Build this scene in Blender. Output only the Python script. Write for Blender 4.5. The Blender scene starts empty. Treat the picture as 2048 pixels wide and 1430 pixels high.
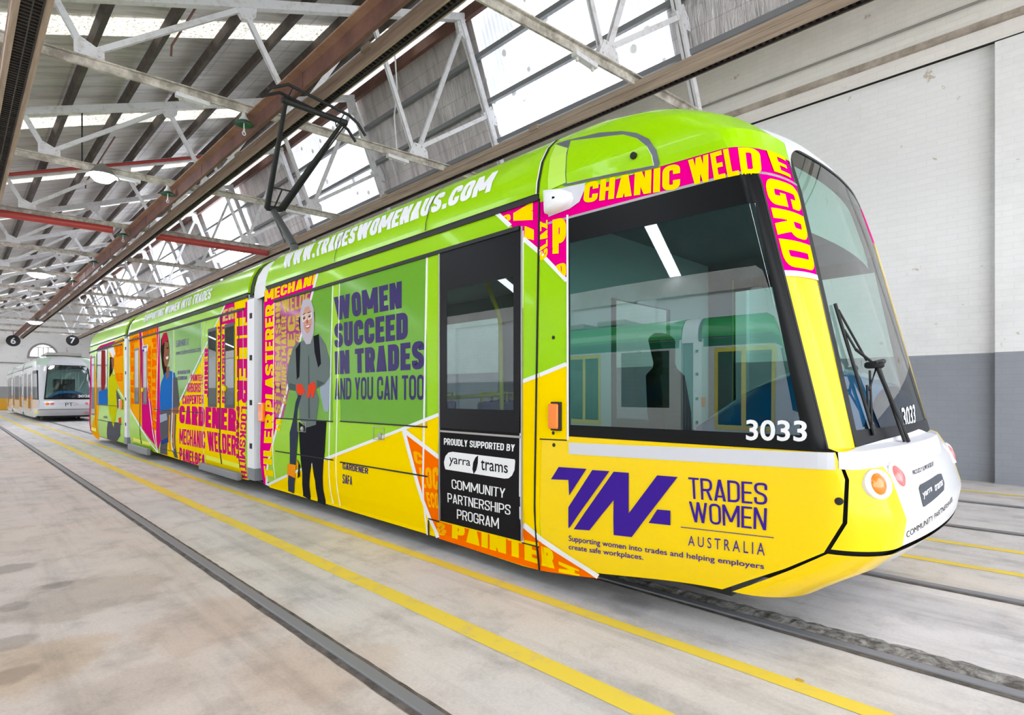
import bpy, bmesh, math, random
from mathutils import Vector, Matrix
import numpy as np

random.seed(7)
scene = bpy.context.scene
COL = scene.collection

# ------------------------------------------------------------------ camera
FPX, XV, YH, CAMH, CX = 1130.0, -98.0, 788.0, 1.35, 1024.0
YAW = math.atan2(CX - XV, FPX)
CA, SA = math.cos(YAW), math.sin(YAW)
cam = bpy.data.cameras.new('camera')
cam_ob = bpy.data.objects.new('camera', cam)
COL.objects.link(cam_ob)
cam.sensor_fit = 'HORIZONTAL'
cam.sensor_width = 36.0
cam.lens = 36.0 * FPX / 2048.0
cam.shift_y = (YH - 715.0) / 2048.0
cam.clip_end = 300
cam_ob.location = (0, 0, CAMH)
cam_ob.rotation_euler = (math.pi / 2, 0, math.atan2(CA, SA))
scene.camera = cam_ob

# ------------------------------------------------------------------ light and exposure
scene.view_settings.view_transform = 'Standard'
scene.view_settings.look = 'None'
scene.view_settings.gamma = 1.0
scene.view_settings.use_curve_mapping = False
scene.view_settings.exposure = 0.6
w = bpy.data.worlds.new('world')
scene.world = w
w.use_nodes = True
w.node_tree.nodes['Background'].inputs[0].default_value = (0.92, 0.965, 1.0, 1)
w.node_tree.nodes['Background'].inputs[1].default_value = 3.0
SKY_STEEP = 0.85      # daylight through the weathered steep glazing above the wall
SKY_STRIP = 1.1       # daylight through the mottled roof strips
REAR_GLOW = 7.2        # glow of unseen roof lights added behind the camera to light the hall


# ------------------------------------------------------------------ measuring helpers
def ray(u, v):
    t = (u - CX) / FPX
    return (SA * t - CA, SA + CA * t, (YH - v) / FPX)


def on_y(u, v, Y):
    r = ray(u, v)
    k = Y / r[1]
    return (r[0] * k, CAMH + r[2] * k)          # X, Z


def on_x(u, v, X):
    r = ray(u, v)
    k = X / r[0]
    return (r[1] * k, CAMH + r[2] * k)          # Y, Z


def on_z(u, v, Z):
    r = ray(u, v)
    k = (Z - CAMH) / r[2]
    return (r[0] * k, r[1] * k)                 # X, Y


def lin(c):
    def f(x):
        x /= 255.0
        return x / 12.92 if x <= 0.04045 else ((x + 0.055) / 1.055) ** 2.4
    return (f(c[0]), f(c[1]), f(c[2]), 1.0)


# ------------------------------------------------------------------ materials
MATS = {}


def mat(name, rgb, rough=0.5, metal=0.0, coat=0.0, emit=None, estr=0.0, spec=0.5):
    if name in MATS:
        return MATS[name]
    m = bpy.data.materials.new(name)
    m.use_nodes = True
    b = m.node_tree.nodes['Principled BSDF']
    b.inputs['Base Color'].default_value = lin(rgb)
    b.inputs['Roughness'].default_value = rough
    b.inputs['Metallic'].default_value = metal
    b.inputs['Coat Weight'].default_value = coat
    b.inputs['Coat Roughness'].default_value = 0.05
    b.inputs['Specular IOR Level'].default_value = spec
    if emit:
        b.inputs['Emission Color'].default_value = lin(emit)
        b.inputs['Emission Strength'].default_value = estr
    MATS[name] = m
    return m


class NT:
    """little helper around a node tree"""
    def __init__(self, m):
        self.m = m
        self.t = m.node_tree
        self.b = self.t.nodes['Principled BSDF']

    def n(self, kind, **kw):
        nd = self.t.nodes.new(kind)
        for k, v in kw.items():
            if k.startswith('i_'):
                nd.inputs[k[2:].replace('_', ' ')].default_value = v
            else:
                setattr(nd, k, v)
        return nd

    def l(self, a, ao, b, bi):
        self.t.links.new(a.outputs[ao], b.inputs[bi])

    def pos(self):
        g = self.n('ShaderNodeNewGeometry')
        return g

    def noise(self, scale, detail=6, rough=0.6, vec=None):
        nd = self.n('ShaderNodeTexNoise')
        nd.inputs['Scale'].default_value = scale
        nd.inputs['Detail'].default_value = detail
        nd.inputs['Roughness'].default_value = rough
        if vec:
            self.l(vec[0], vec[1], nd, 'Vector')
        return nd

    def ramp(self, src, out, stops):
        r = self.n('ShaderNodeValToRGB')
        el = r.color_ramp.elements
        while len(el) > 1:
            el.remove(el[-1])
        el[0].position = stops[0][0]
        el[0].color = stops[0][1]
        for p, c in stops[1:]:
            e = el.new(p)
            e.color = c
        self.l(src, out, r, 'Fac')
        return r

    def mix(self, fac, a, b, mode='MIX'):
        mx = self.n('ShaderNodeMix', data_type='RGBA', blend_type=mode)
        for idx, v in ((0, fac), (6, a), (7, b)):
            if isinstance(v, tuple) and hasattr(v[0], 'outputs'):
                self.t.links.new(v[0].outputs[v[1]], mx.inputs[idx])
            else:
                mx.inputs[idx].default_value = v
        return (mx, 2)

    def base(self, src):
        self.t.links.new(src[0].outputs[src[1]], self.b.inputs['Base Color'])

    def bump(self, src, out, strength, dist=0.02):
        bp = self.n('ShaderNodeBump')
        bp.inputs['Strength'].default_value = strength
        bp.inputs['Distance'].default_value = dist
        self.l(src, out, bp, 'Height')
        self.l(bp, 'Normal', self.b, 'Normal')
        return bp


def g(v):
    return (v, v, v, 1)


# oil and water marks on the floor: picture point, radius in metres, tint, strength
STAINS = [(18, 1138, .16, (150, 142, 136), .9), (28, 1212, .12, (150, 142, 136), .8), (30, 1282, .12, (160, 150, 140), .8), (118, 1170, .1, (160, 152, 146), .8),
          (180, 1190, .5, (196, 184, 172), .7), (70, 1330, .35, (236, 214, 180), .9), (30, 1350, .12, (150, 140, 130), .8), (440, 1240, .45, (236, 220, 206), .8), (560, 1080, .5, (206, 206, 210), .6),
          (640, 1330, .4, (232, 214, 198), .7), (270, 1380, .3, (206, 198, 190), .6), (1150, 1110, .8, (176, 178, 186), .5), (1330, 1150, .5, (176, 178, 186), .5), (900, 1060, .8, (176, 178, 184), .5),
          (1260, 1210, .18, (190, 190, 192), .7), (330, 900, 1.2, (226, 222, 214), .7), (1900, 1230, .35, (206, 206, 208), .6)]


def concrete():
    m = mat('worn_concrete', (200, 198, 194), 0.55)
    t = NT(m)
    p = t.pos()
    n1 = t.noise(0.35, 8, 0.62, (p, 'Position'))
    n2 = t.noise(2.6, 8, 0.7, (p, 'Position'))
    n3 = t.noise(60, 3, 0.6, (p, 'Position'))
    r1 = t.ramp(n1, 'Fac', [(0.30, lin((212, 209, 209))), (0.47, lin((232, 227, 227))), (0.6, lin((235, 227, 223))), (0.78, lin((222, 213, 208)))])
    r2 = t.ramp(n2, 'Fac', [(0.34, g(0.74)), (0.5, g(0.97)), (0.72, g(1.04))])
    a = t.mix(1.0, (r1, 'Color'), (r2, 'Color'), 'MULTIPLY')
    # scuffs drawn out along the running direction of the tracks
    mp = t.n('ShaderNodeMapping')
    mp.inputs['Scale'].default_value = (0.25, 3.0, 1)
    t.l(p, 'Position', mp, 'Vector')
    n4 = t.noise(1.3, 6, 0.65, (mp, 'Vector'))
    r4 = t.ramp(n4, 'Fac', [(0.36, g(0.82)), (0.5, g(1.0)), (1.0, g(1.0))])
    a = t.mix(1.0, a, (r4, 'Color'), 'MULTIPLY')
    r3 = t.ramp(n3, 'Fac', [(0.3, g(0.93)), (0.7, g(1.05))])
    a = t.mix(1.0, a, (r3, 'Color'), 'MULTIPLY')
    # rusty warm bay on the near side of the rail
    sx = t.n('ShaderNodeSeparateXYZ')
    t.l(p, 'Position', sx, 'Vector')
    ry = t.ramp(sx, 'Y', [(0.0, g(1)), (1.0, g(1))])
    mr = t.n('ShaderNodeMapRange')
    mr.inputs['From Min'].default_value = 1.7
    mr.inputs['From Max'].default_value = 1.2
    t.l(sx, 'Y', mr, 'Value')
    a = t.mix((mr, 'Result'), a, t.mix(1.0, a, lin((250, 240, 234)), 'MULTIPLY'))
    nd = t.noise(3.0, 5, 0.6, (p, 'Position'))
    for (u, v, rad, col, amt) in STAINS:
        x, y = on_z(u, v, 0.0)
        sp = t.n('ShaderNodeVectorMath', operation='DISTANCE')
        sp.inputs[1].default_value = (x, y, 0)
        t.l(p, 'Position', sp, 0)
        ad = t.n('ShaderNodeMath', operation='MULTIPLY_ADD')
        ad.inputs[1].default_value = rad * 1.6
        t.l(nd, 'Fac', ad, 0)
        t.l(sp, 'Value', ad, 2)
        mr2 = t.n('ShaderNodeMapRange', interpolation_type='SMOOTHSTEP')
        mr2.inputs['From Min'].default_value = rad * 1.9
        mr2.inputs['From Max'].default_value = rad * 1.45
        mr2.inputs['To Max'].default_value = amt * 0.6
        t.l(ad, 0, mr2, 'Value')
        a = t.mix((mr2, 'Result'), a, t.mix(1.0, a, lin(col), 'MULTIPLY'))
    t.base(a)
    n5 = t.noise(18, 6, 0.7, (p, 'Position'))
    t.bump(n5, 'Fac', 0.25, 0.01)
    return m


def brick_wall(name, axis, white, dado, zsplit):
    m = mat(name, white, 0.6)
    t = NT(m)
    p = t.pos()
    sx = t.n('ShaderNodeSeparateXYZ')
    t.l(p, 'Position', sx, 'Vector')
    cb = t.n('ShaderNodeCombineXYZ')
    t.l(sx, axis, cb, 'X')
    t.l(sx, 'Z', cb, 'Y')
    br = t.n('ShaderNodeTexBrick')
    br.inputs['Scale'].default_value = 1.0
    br.inputs['Mortar Size'].default_value = 0.011
    br.inputs['Mortar Smooth'].default_value = 1.0
    br.inputs['Brick Width'].default_value = 0.27
    br.inputs['Row Height'].default_value = 0.098
    br.inputs['Color1'].default_value = g(1.0)
    br.inputs['Color2'].default_value = g(0.97)
    br.inputs['Mortar'].default_value = g(0.93)
    nz = t.noise(4.0, 4, 0.6, (p, 'Position'))
    off = t.mix(0.055, (cb, 'Vector'), (nz, 'Color'), 'ADD')
    t.t.links.new(off[0].outputs[off[1]], br.inputs['Vector'])
    n1 = t.noise(0.5, 8, 0.7, (p, 'Position'))
    r1 = t.ramp(n1, 'Fac', [(0.3, g(0.9)), (0.5, g(1.0))])
    n2 = t.noise(1.6, 9, 0.72, (p, 'Position'))
    r2 = t.ramp(n2, 'Fac', [(0.63, g(0)), (0.655, g(1))])
    gt = t.n('ShaderNodeMath', operation='GREATER_THAN')
    gt.inputs[1].default_value = zsplit
    t.l(sx, 'Z', gt, 0)
    wl = t.mix((r2, 'Color'), lin(white), lin((214, 200, 188)))
    col = t.mix((gt, 0), lin(dado), wl)
    col = t.mix(1.0, col, (br, 'Color'), 'MULTIPLY')
    col = t.mix(1.0, col, (r1, 'Color'), 'MULTIPLY')
    t.base(col)
    hb = t.mix(0.35, (br, 'Color'), (n2, 'Fac'))
    bp = t.n('ShaderNodeBump')
    bp.inputs['Strength'].default_value = 0.8
    bp.inputs['Distance'].default_value = 0.02
    t.t.links.new(hb[0].outputs[hb[1]], bp.inputs['Height'])
    t.l(bp, 'Normal', t.b, 'Normal')
    return m


def foil(name, along):
    """crinkled silver insulation behind a safety mesh"""
    m = mat(name, (216, 212, 211), 0.3, 0.55)
    t = NT(m)
    p = t.pos()
    mp = t.n('ShaderNodeMapping')
    mp.inputs['Scale'].default_value = along
    t.l(p, 'Position', mp, 'Vector')
    n1 = t.noise(1.0, 7, 0.65, (mp, 'Vector'))
    n2 = t.noise(0.5, 5, 0.6, (p, 'Position'))
    r = t.ramp(n2, 'Fac', [(0.3, lin((192, 187, 185))), (0.65, lin((228, 223, 222)))])
    sx = t.n('ShaderNodeSeparateXYZ')
    t.l(p, 'Position', sx, 'Vector')
    acc = None
    for ax, sc in (('X', 3.1), ('Z', 2.2)):
        ml = t.n('ShaderNodeMath', operation='MULTIPLY')
        ml.inputs[1].default_value = sc
        t.l(sx, ax, ml, 0)
        fr = t.n('ShaderNodeMath', operation='FRACT')
        t.l(ml, 0, fr, 0)
        lt = t.n('ShaderNodeMath', operation='LESS_THAN')
        lt.inputs[1].default_value = 0.035
        t.l(fr, 0, lt, 0)
        if acc is None:
            acc = lt
        else:
            mxn = t.n('ShaderNodeMath', operation='MAXIMUM')
            t.l(acc, 0, mxn, 0)
            t.l(lt, 0, mxn, 1)
            acc = mxn
    col = t.mix((acc, 0), (r, 'Color'), lin((186, 182, 178)))
    rw = t.ramp(n1, 'Fac', [(0.36, g(0.72)), (0.5, g(0.98)), (0.66, g(1.12))])  # wrinkle shading painted into the colour, following the bump noise
    col = t.mix(1.0, col, (rw, 'Color'), 'MULTIPLY')
    t.base(col)
    t.bump(n1, 'Fac', 1.0, 0.1)
    return m


def daylit_sheet(name, strength, spots):
    m = mat(name, (235, 238, 240), 0.5)
    t = NT(m)
    p = t.pos()
    n1 = t.noise(5.0 if spots else 22.0, 3, 0.5, (p, 'Position'))
    n2 = t.noise(0.9, 5, 0.6, (p, 'Position'))
    if spots:
        vo = t.n('ShaderNodeTexVoronoi')
        vo.inputs['Scale'].default_value = 3.2
        t.l(p, 'Position', vo, 'Vector')
        sc = t.n('ShaderNodeSeparateColor')
        t.l(vo, 'Color', sc, 'Color')
        pw = t.n('ShaderNodeMath', operation='POWER')
        pw.inputs[1].default_value = 2.6
        t.l(sc, 0, pw, 0)
        md = t.n('ShaderNodeMath', operation='MULTIPLY')
        md.inputs[1].default_value = 0.28
        t.l(pw, 0, md, 0)
        sb = t.n('ShaderNodeMath', operation='SUBTRACT')
        t.l(vo, 'Distance', sb, 0)
        t.l(md, 0, sb, 1)
        r1 = t.ramp(sb, 0, [(0.0, g(0.22)), (0.06, g(1))])
        r2 = t.ramp(n2, 'Fac', [(0.32, g(0.6)), (0.55, g(1.0))])
        sx = t.n('ShaderNodeSeparateXYZ')
        t.l(p, 'Position', sx, 'Vector')
        ml = t.n('ShaderNodeMath', operation='MULTIPLY')
        ml.inputs[1].default_value = 52
        t.l(sx, 'X', ml, 0)
        sn = t.n('ShaderNodeMath', operation='SINE')
        t.l(ml, 0, sn, 0)
        r3 = t.ramp(sn, 0, [(0.0, lin((176, 194, 224))), (0.7, g(1.0))])
        c = t.mix(1.0, (r1, 'Color'), (r2, 'Color'), 'MULTIPLY')
        c = t.mix(0.6, c, (r3, 'Color'), 'MULTIPLY')
    else:
        r1 = t.ramp(n1, 'Fac', [(0.36, lin((120, 112, 84))), (0.5, lin((250, 247, 236)))])
        r2 = t.ramp(n2, 'Fac', [(0.3, g(0.45)), (0.6, g(1.0))])
        c = t.mix(1.0, (r1, 'Color'), (r2, 'Color'), 'MULTIPLY')
    t.t.links.new(c[0].outputs[c[1]], t.b.inputs['Emission Color'])
    t.b.inputs['Emission Strength'].default_value = strength
    return m


def worn(name, rgb, dark, scale=3.0, rough=0.55, metal=0.0, bump=0.2, lo=0.4, hi=0.62):
    m = mat(name, rgb, rough, metal)
    t = NT(m)
    p = t.pos()
    n1 = t.noise(scale, 8, 0.7, (p, 'Position'))
    r = t.ramp(n1, 'Fac', [(lo, lin(dark)), (hi, lin(rgb))])
    t.base((r, 'Color'))
    t.bump(n1, 'Fac', bump, 0.01)
    return m


def wood(name, rgb, dark):
    m = mat(name, rgb, 0.7)
    t = NT(m)
    p = t.pos()
    mp = t.n('ShaderNodeMapping')
    mp.inputs['Scale'].default_value = (0.6, 14, 14)
    t.l(p, 'Position', mp, 'Vector')
    n1 = t.noise(1.5, 7, 0.65, (mp, 'Vector'))
    r = t.ramp(n1, 'Fac', [(0.3, lin(dark)), (0.65, lin(rgb))])
    t.base((r, 'Color'))
    return m


def glass(name, tint, refl=0.07, edge=0.85):
    """thin tinted safety glass: tinted see-through with a mirror coat that grows towards grazing angles"""
    m = bpy.data.materials.new(name)
    m.use_nodes = True
    t = m.node_tree
    t.nodes.remove(t.nodes['Principled BSDF'])
    out = t.nodes['Material Output']
    tr = t.nodes.new('ShaderNodeBsdfTransparent')
    tr.inputs[0].default_value = lin(tint)
    gl = t.nodes.new('ShaderNodeBsdfGlossy')
    gl.inputs['Roughness'].default_value = 0.0
    lw = t.nodes.new('ShaderNodeLayerWeight')
    lw.inputs['Blend'].default_value = 0.5
    pw = t.nodes.new('ShaderNodeMath')
    pw.operation = 'POWER'
    pw.inputs[1].default_value = 3.2
    t.links.new(lw.outputs['Facing'], pw.inputs[0])
    mr = t.nodes.new('ShaderNodeMapRange')
    mr.inputs['To Min'].default_value = refl
    mr.inputs['To Max'].default_value = edge
    t.links.new(pw.outputs[0], mr.inputs['Value'])
    mx = t.nodes.new('ShaderNodeMixShader')
    t.links.new(mr.outputs[0], mx.inputs[0])
    t.links.new(tr.outputs[0], mx.inputs[1])
    t.links.new(gl.outputs[0], mx.inputs[2])
    t.links.new(mx.outputs[0], out.inputs['Surface'])
    MATS[name] = m
    return m


M_FLOOR = concrete()
M_WALL = brick_wall('painted_brick', 'X', (250, 250, 252), (156, 160, 170), 1.98)
M_WALL_END = brick_wall('painted_brick_end', 'Y', (243, 242, 240), (165, 165, 166), 1.98)
M_WALL_BAND = brick_wall('stained_painted_brick', 'X', (250, 247, 243), (250, 247, 243), -5.0)
M_BAND = worn('stained_render', (248, 246, 243), (222, 214, 204), 0.9, 0.7)
M_FOIL = foil('foil_insulation', (7.0, 0.7, 0.7))
M_FOIL2 = foil('foil_insulation_steep', (5.0, 1.0, 0.8))
M_STEEP = daylit_sheet('daylit_glazing', SKY_STEEP, True)
M_STRIP = daylit_sheet('daylit_roof_strip', SKY_STRIP, False)
M_STEEP_BOOST = mat('boosted_glazing', (240, 244, 248), 0.4, emit=(240, 247, 255), estr=5.5)  # far panels glow harder to brighten the end wall
M_REAR = mat('added_rear_light', (240, 244, 248), 0.4, emit=(238, 246, 255), estr=REAR_GLOW)  # unseen glowing panels, added as the main light on the tram side
M_WHITE_STEEL = worn('white_painted_steel', (226, 226, 230), (196, 190, 184), 6, 0.45, 0, 0.05, 0.3, 0.5)
M_CHORD = worn('dusty_white_steel', (214, 208, 198), (150, 142, 132), 4, 0.55)
M_PURLIN = worn('dark_timber_purlin', (92, 84, 78), (66, 58, 54), 3, 0.7)
M_PURLIN_GREY = mat('grey_steel_purlin', (128, 130, 134), 0.5)
M_RUST = worn('red_oxide_steel', (126, 88, 76), (92, 62, 54), 1.6, 0.6, 0, 0.1, 0.35, 0.65)
M_RUSTF = worn('pale_red_oxide', (170, 132, 112), (140, 100, 84), 1.6, 0.6, 0, 0.1, 0.35, 0.65)
M_TIMBER = wood('weathered_timber', (186, 166, 150), (146, 126, 112))
M_SOOT = worn('sooty_timber', (58, 50, 46), (34, 30, 30), 4, 0.75)
M_RAIL = mat('rail_steel', (150, 150, 156), 0.5, 0.25)
M_GROOVE = worn('rail_groove_dirt', (124, 114, 108), (84, 76, 70), 8, 0.8)
M_YLINE = worn('yellow_floor_paint', (255, 226, 84), (240, 214, 120), 5, 0.6, 0, 0.05, 0.34, 0.48)
M_RED = mat('red_pipe_paint', (176, 62, 58), 0.4)
M_DGREEN = mat('dark_green_enamel', (24, 88, 66), 0.3)
M_IRON = mat('galvanised_iron', (168, 164, 158), 0.45, 0.6)
M_BLACK = mat('black_paint', (22, 22, 24), 0.45)
M_RUBBER = mat('black_rubber', (30, 30, 32), 0.6)
M_CONDUIT = mat('grey_conduit', (156, 152, 148), 0.5)

LIME = mat('lime_wrap', (158, 214, 0), 0.26, 0, 0.18, spec=0.1)
LIME_D = mat('lime_window_film', (112, 172, 50), 0.12, 0, 0.05, spec=0.12)
YEL = mat('yellow_wrap', (255, 217, 0), 0.32, 0, 0.0, spec=0.0)
YEL_G = mat('yellow_gloss_wrap', (255, 217, 0), 0.25, 0, 0.3, spec=0.2)
WHT_G = mat('white_gloss_wrap', (242, 242, 246), 0.25, 0, 0.4)
YEL_D = mat('yellow_window_film', (214, 176, 24), 0.12, 0, 0.15, spec=0.2)
MAG = mat('magenta_wrap', (236, 0, 140), 0.32, 0, 0.0, spec=0.0)
MAG_D = mat('magenta_window_film', (172, 44, 124), 0.12, 0, 0.15, spec=0.2)
ORG = mat('orange_wrap', (255, 112, 0), 0.32, 0, 0.0, spec=0.0)
ORG_Y = mat('amber_wrap', (255, 176, 10), 0.32, 0, 0.0, spec=0.0)
PUR = mat('purple_ink', (66, 38, 150), 0.32, 0, 0.0, spec=0.0)
NAVY = mat('navy_ink', (58, 46, 104), 0.25, 0, 0.0, spec=0.1)
WHT = mat('white_wrap', (240, 240, 244), 0.3, 0, 0.0, spec=0.0)
BLK = mat('black_wrap', (38, 36, 38), 0.3, 0, 0.0, spec=0.0)
FRIT = mat('black_glass_border', (14, 15, 18), 0.3, 0, 0.0, spec=0.2)
GREYP = mat('grey_plastic', (128, 132, 140), 0.45)
LGREY = mat('light_grey_wrap', (214, 214, 222), 0.3, 0, 0.0, spec=0.0)
SILV = mat('silver_strip', (176, 172, 170), 0.35, 0.6)
DARKGAP = mat('dark_gap', (20, 20, 22), 0.7)
GL_SIDE = glass('tinted_side_glass', (140, 184, 176), 0.12, 0.88)
GL_WIND = glass('tinted_windscreen_glass', (206, 232, 226), 0.08, 0.8)
GL_CLEAR = glass('clear_far_glass', (226, 242, 238), 0.04, 0.6)
GL_DOOR = glass('door_glass', (172, 208, 202), 0.09, 0.85)
GL_DARK = glass('dark_side_glass', (96, 122, 122), 0.12, 0.9)
AMBER = mat('amber_lens', (255, 132, 10), 0.15, 0, 0.8)


# ------------------------------------------------------------------ mesh helpers
class MB:
    def __init__(self):
        self.v, self.f, self.mi = [], [], []

    def add(self, vs, fs, mi=0):
        b = len(self.v)
        self.v += [tuple(p) for p in vs]
        self.f += [tuple(i + b for i in f) for f in fs]
        self.mi += [mi] * len(fs)
        return self

    def box(self, x0, x1, y0, y1, z0, z1, mi=0):
        vs = [(x, y, z) for z in (z0, z1) for y in (y0, y1) for x in (x0, x1)]
        return self.add(vs, [(0, 2, 3, 1), (4, 5, 7, 6), (0, 1, 5, 4), (2, 6, 7, 3), (0, 4, 6, 2), (1, 3, 7, 5)], mi)

    def beam(self, a, b, w, h, up=(0, 0, 1), mi=0):
        """rectangular bar from a to b, w across, h along up"""
        a, b = Vector(a), Vector(b)
        d = (b - a).normalized()
        u = Vector(up)
        s = d.cross(u)
        if s.length < 1e-5:
            s = d.cross(Vector((1, 0, 0)))
        s.normalize()
        u = s.cross(d).normalized()
        vs = []
        for c in (a, b):
            for i, j in ((-1, -1), (1, -1), (1, 1), (-1, 1)):
                vs.append(c + s * (i * w / 2) + u * (j * h / 2))
        return self.add(vs, [(3, 2, 1, 0), (4, 5, 6, 7), (0, 1, 5, 4), (1, 2, 6, 5), (2, 3, 7, 6), (3, 0, 4, 7)], mi)

    def tube(self, pts, r, n=10, mi=0, cap=True):
        pts = [Vector(p) for p in pts]
        rs = r if isinstance(r, (list, tuple)) else [r] * len(pts)
        rings = []
        t0 = (pts[1] - pts[0]).normalized()
        ref = Vector((0, 0, 1)) if abs(t0.z) < 0.9 else Vector((1, 0, 0))
        for i, p in enumerate(pts):
            if i == 0:
                t = pts[1] - pts[0]
            elif i == len(pts) - 1:
                t = pts[-1] - pts[-2]
            else:
                t = (pts[i + 1] - pts[i]).normalized() + (pts[i] - pts[i - 1]).normalized()
            t.normalize()
            s = t.cross(ref)
            if s.length < 1e-4:
                s = t.cross(Vector((0, 1, 0)))
            s.normalize()
            u = s.cross(t)
            rings.append([p + (s * math.cos(2 * math.pi * k / n) + u * math.sin(2 * math.pi * k / n)) * rs[i] for k in range(n)])
        vs = [q for ring in rings for q in ring]
        fs = []
        for i in range(len(pts) - 1):
            for k in range(n):
                a, b = i * n + k, i * n + (k + 1) % n
                fs.append((a, b, b + n, a + n))
        if cap:
            fs.append(tuple(range(n - 1, -1, -1)))
            fs.append(tuple((len(pts) - 1) * n + k for k in range(n)))
        return self.add(vs, fs, mi)

    def lathe(self, prof, center, axis='z', n=24, mi=0):
        """prof: (radius, height) pairs"""
        vs, fs = [], []
        for r, h in prof:
            for k in range(n):
                c, s = math.cos(2 * math.pi * k / n) * r, math.sin(2 * math.pi * k / n) * r
                p = {'z': (c, s, h), 'x': (h, c, s), 'y': (c, h, s)}[axis]
                vs.append((p[0] + center[0], p[1] + center[1], p[2] + center[2]))
        for i in range(len(prof) - 1):
            for k in range(n):
                a, b = i * n + k, i * n + (k + 1) % n
                fs.append((a, b, b + n, a + n))
        fs.append(tuple(range(n - 1, -1, -1)))
        fs.append(tuple((len(prof) - 1) * n + k for k in range(n)))
        return self.add(vs, fs, mi)

    def prism(self, poly, fn, mi=0):
        """poly: 2-D outline; fn(p, side) gives the 3-D point on face side 0 / 1"""
        n = len(poly)
        vs = [fn(p, 0) for p in poly] + [fn(p, 1) for p in poly]
        fs = [tuple(range(n - 1, -1, -1)), tuple(range(n, 2 * n))]
        fs += [(i, (i + 1) % n, (i + 1) % n + n, i + n) for i in range(n)]
        return self.add(vs, fs, mi)

    def grid(self, rows, mi=0, closed=False):
        nr, nc = len(rows), len(rows[0])
        vs = [p for r in rows for p in r]
        fs = []
        for i in range(nr - 1):
            for k in range(nc if closed else nc - 1):
                a, b = i * nc + k, i * nc + (k + 1) % nc
                fs.append((a, b, b + nc, a + nc))
        return self.add(vs, fs, mi)

    def build(self, name, mats, parent=None, smooth=None, recalc=True, bevel=0):
        me = bpy.data.meshes.new(name)
        me.from_pydata(self.v, [], self.f)
        if not isinstance(mats, (list, tuple)):
            mats = [mats]
        for m in mats:
            me.materials.append(m)
        for p, i in zip(me.polygons, self.mi):
            p.material_index = i
        if recalc:
            bm = bmesh.new()
            bm.from_mesh(me)
            bmesh.ops.recalc_face_normals(bm, faces=bm.faces)
            bm.to_mesh(me)
            bm.free()
        if smooth is not None:
            for p in me.polygons:
                p.use_smooth = True
            me.set_sharp_from_angle(angle=math.radians(smooth))
        o = bpy.data.objects.new(name, me)
        COL.objects.link(o)
        if parent:
            o.parent = parent
        if bevel:
            md = o.modifiers.new('bevel', 'BEVEL')
            md.width = bevel
            md.segments = 2
            md.limit_method = 'ANGLE'
        return o


def empty(name, loc=(0, 0, 0), rz=0.0):
    o = bpy.data.objects.new(name, None)
    COL.objects.link(o)
    o.location = loc
    o.rotation_euler = (0, 0, rz)
    return o


def tag(o, label, cat, group=None, kind=None):
    o['label'] = label
    o['category'] = cat
    if group:
        o['group'] = group
    if kind:
        o['kind'] = kind
    return o


def struct(o, label=None, cat=None):
    o['kind'] = 'structure'
    if label:
        o['label'] = label
    if cat:
        o['category'] = cat
    return o


ORD = ['nearest', 'second', 'third', 'fourth', 'fifth', 'sixth', 'seventh', 'eighth', 'ninth', 'tenth', 'eleventh', 'twelfth']


# ------------------------------------------------------------------ lettering
def round_corners(pts, rad, closed, seg=5):
    P = [Vector(p) for p in pts]
    n = len(P)
    out = []
    for i in range(n):
        if not closed and i in (0, n - 1):
            out.append(P[i])
            continue
        a, b, c = P[i - 1], P[i], P[(i + 1) % n]
        r = min(rad, (a - b).length * 0.5, (c - b).length * 0.5)
        p0 = b + (a - b).normalized() * r
        p1 = b + (c - b).normalized() * r
        for k in range(seg + 1):
            t = k / seg
            out.append(p0 * (1 - t) ** 2 + b * 2 * t * (1 - t) + p1 * t ** 2)
    return out


def stroke(pts, t, closed=False):
    n = len(pts)
    lft, rgt = [], []
    for i in range(n):
        if closed:
            a, c = pts[i - 1], pts[(i + 1) % n]
        else:
            a, c = pts[max(i - 1, 0)], pts[min(i + 1, n - 1)]
        b = pts[i]
        d1 = (b - a).normalized() if (b - a).length > 1e-9 else (c - b).normalized()
        d2 = (c - b).normalized() if (c - b).length > 1e-9 else d1
        d = (d1 + d2).normalized()
        nn = Vector((-d.y, d.x))
        k = 1.0 / max(0.5, math.sqrt(max(0.0, (1 + d1.dot(d2)) / 2)))
        lft.append(b + nn * t / 2 * k)
        rgt.append(b - nn * t / 2 * k)
    vs = lft + rgt
    fs = []
    for i in range(n if closed else n - 1):
        j = (i + 1) % n
        fs.append((i, n + i, n + j, j))
    return vs, fs


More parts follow.
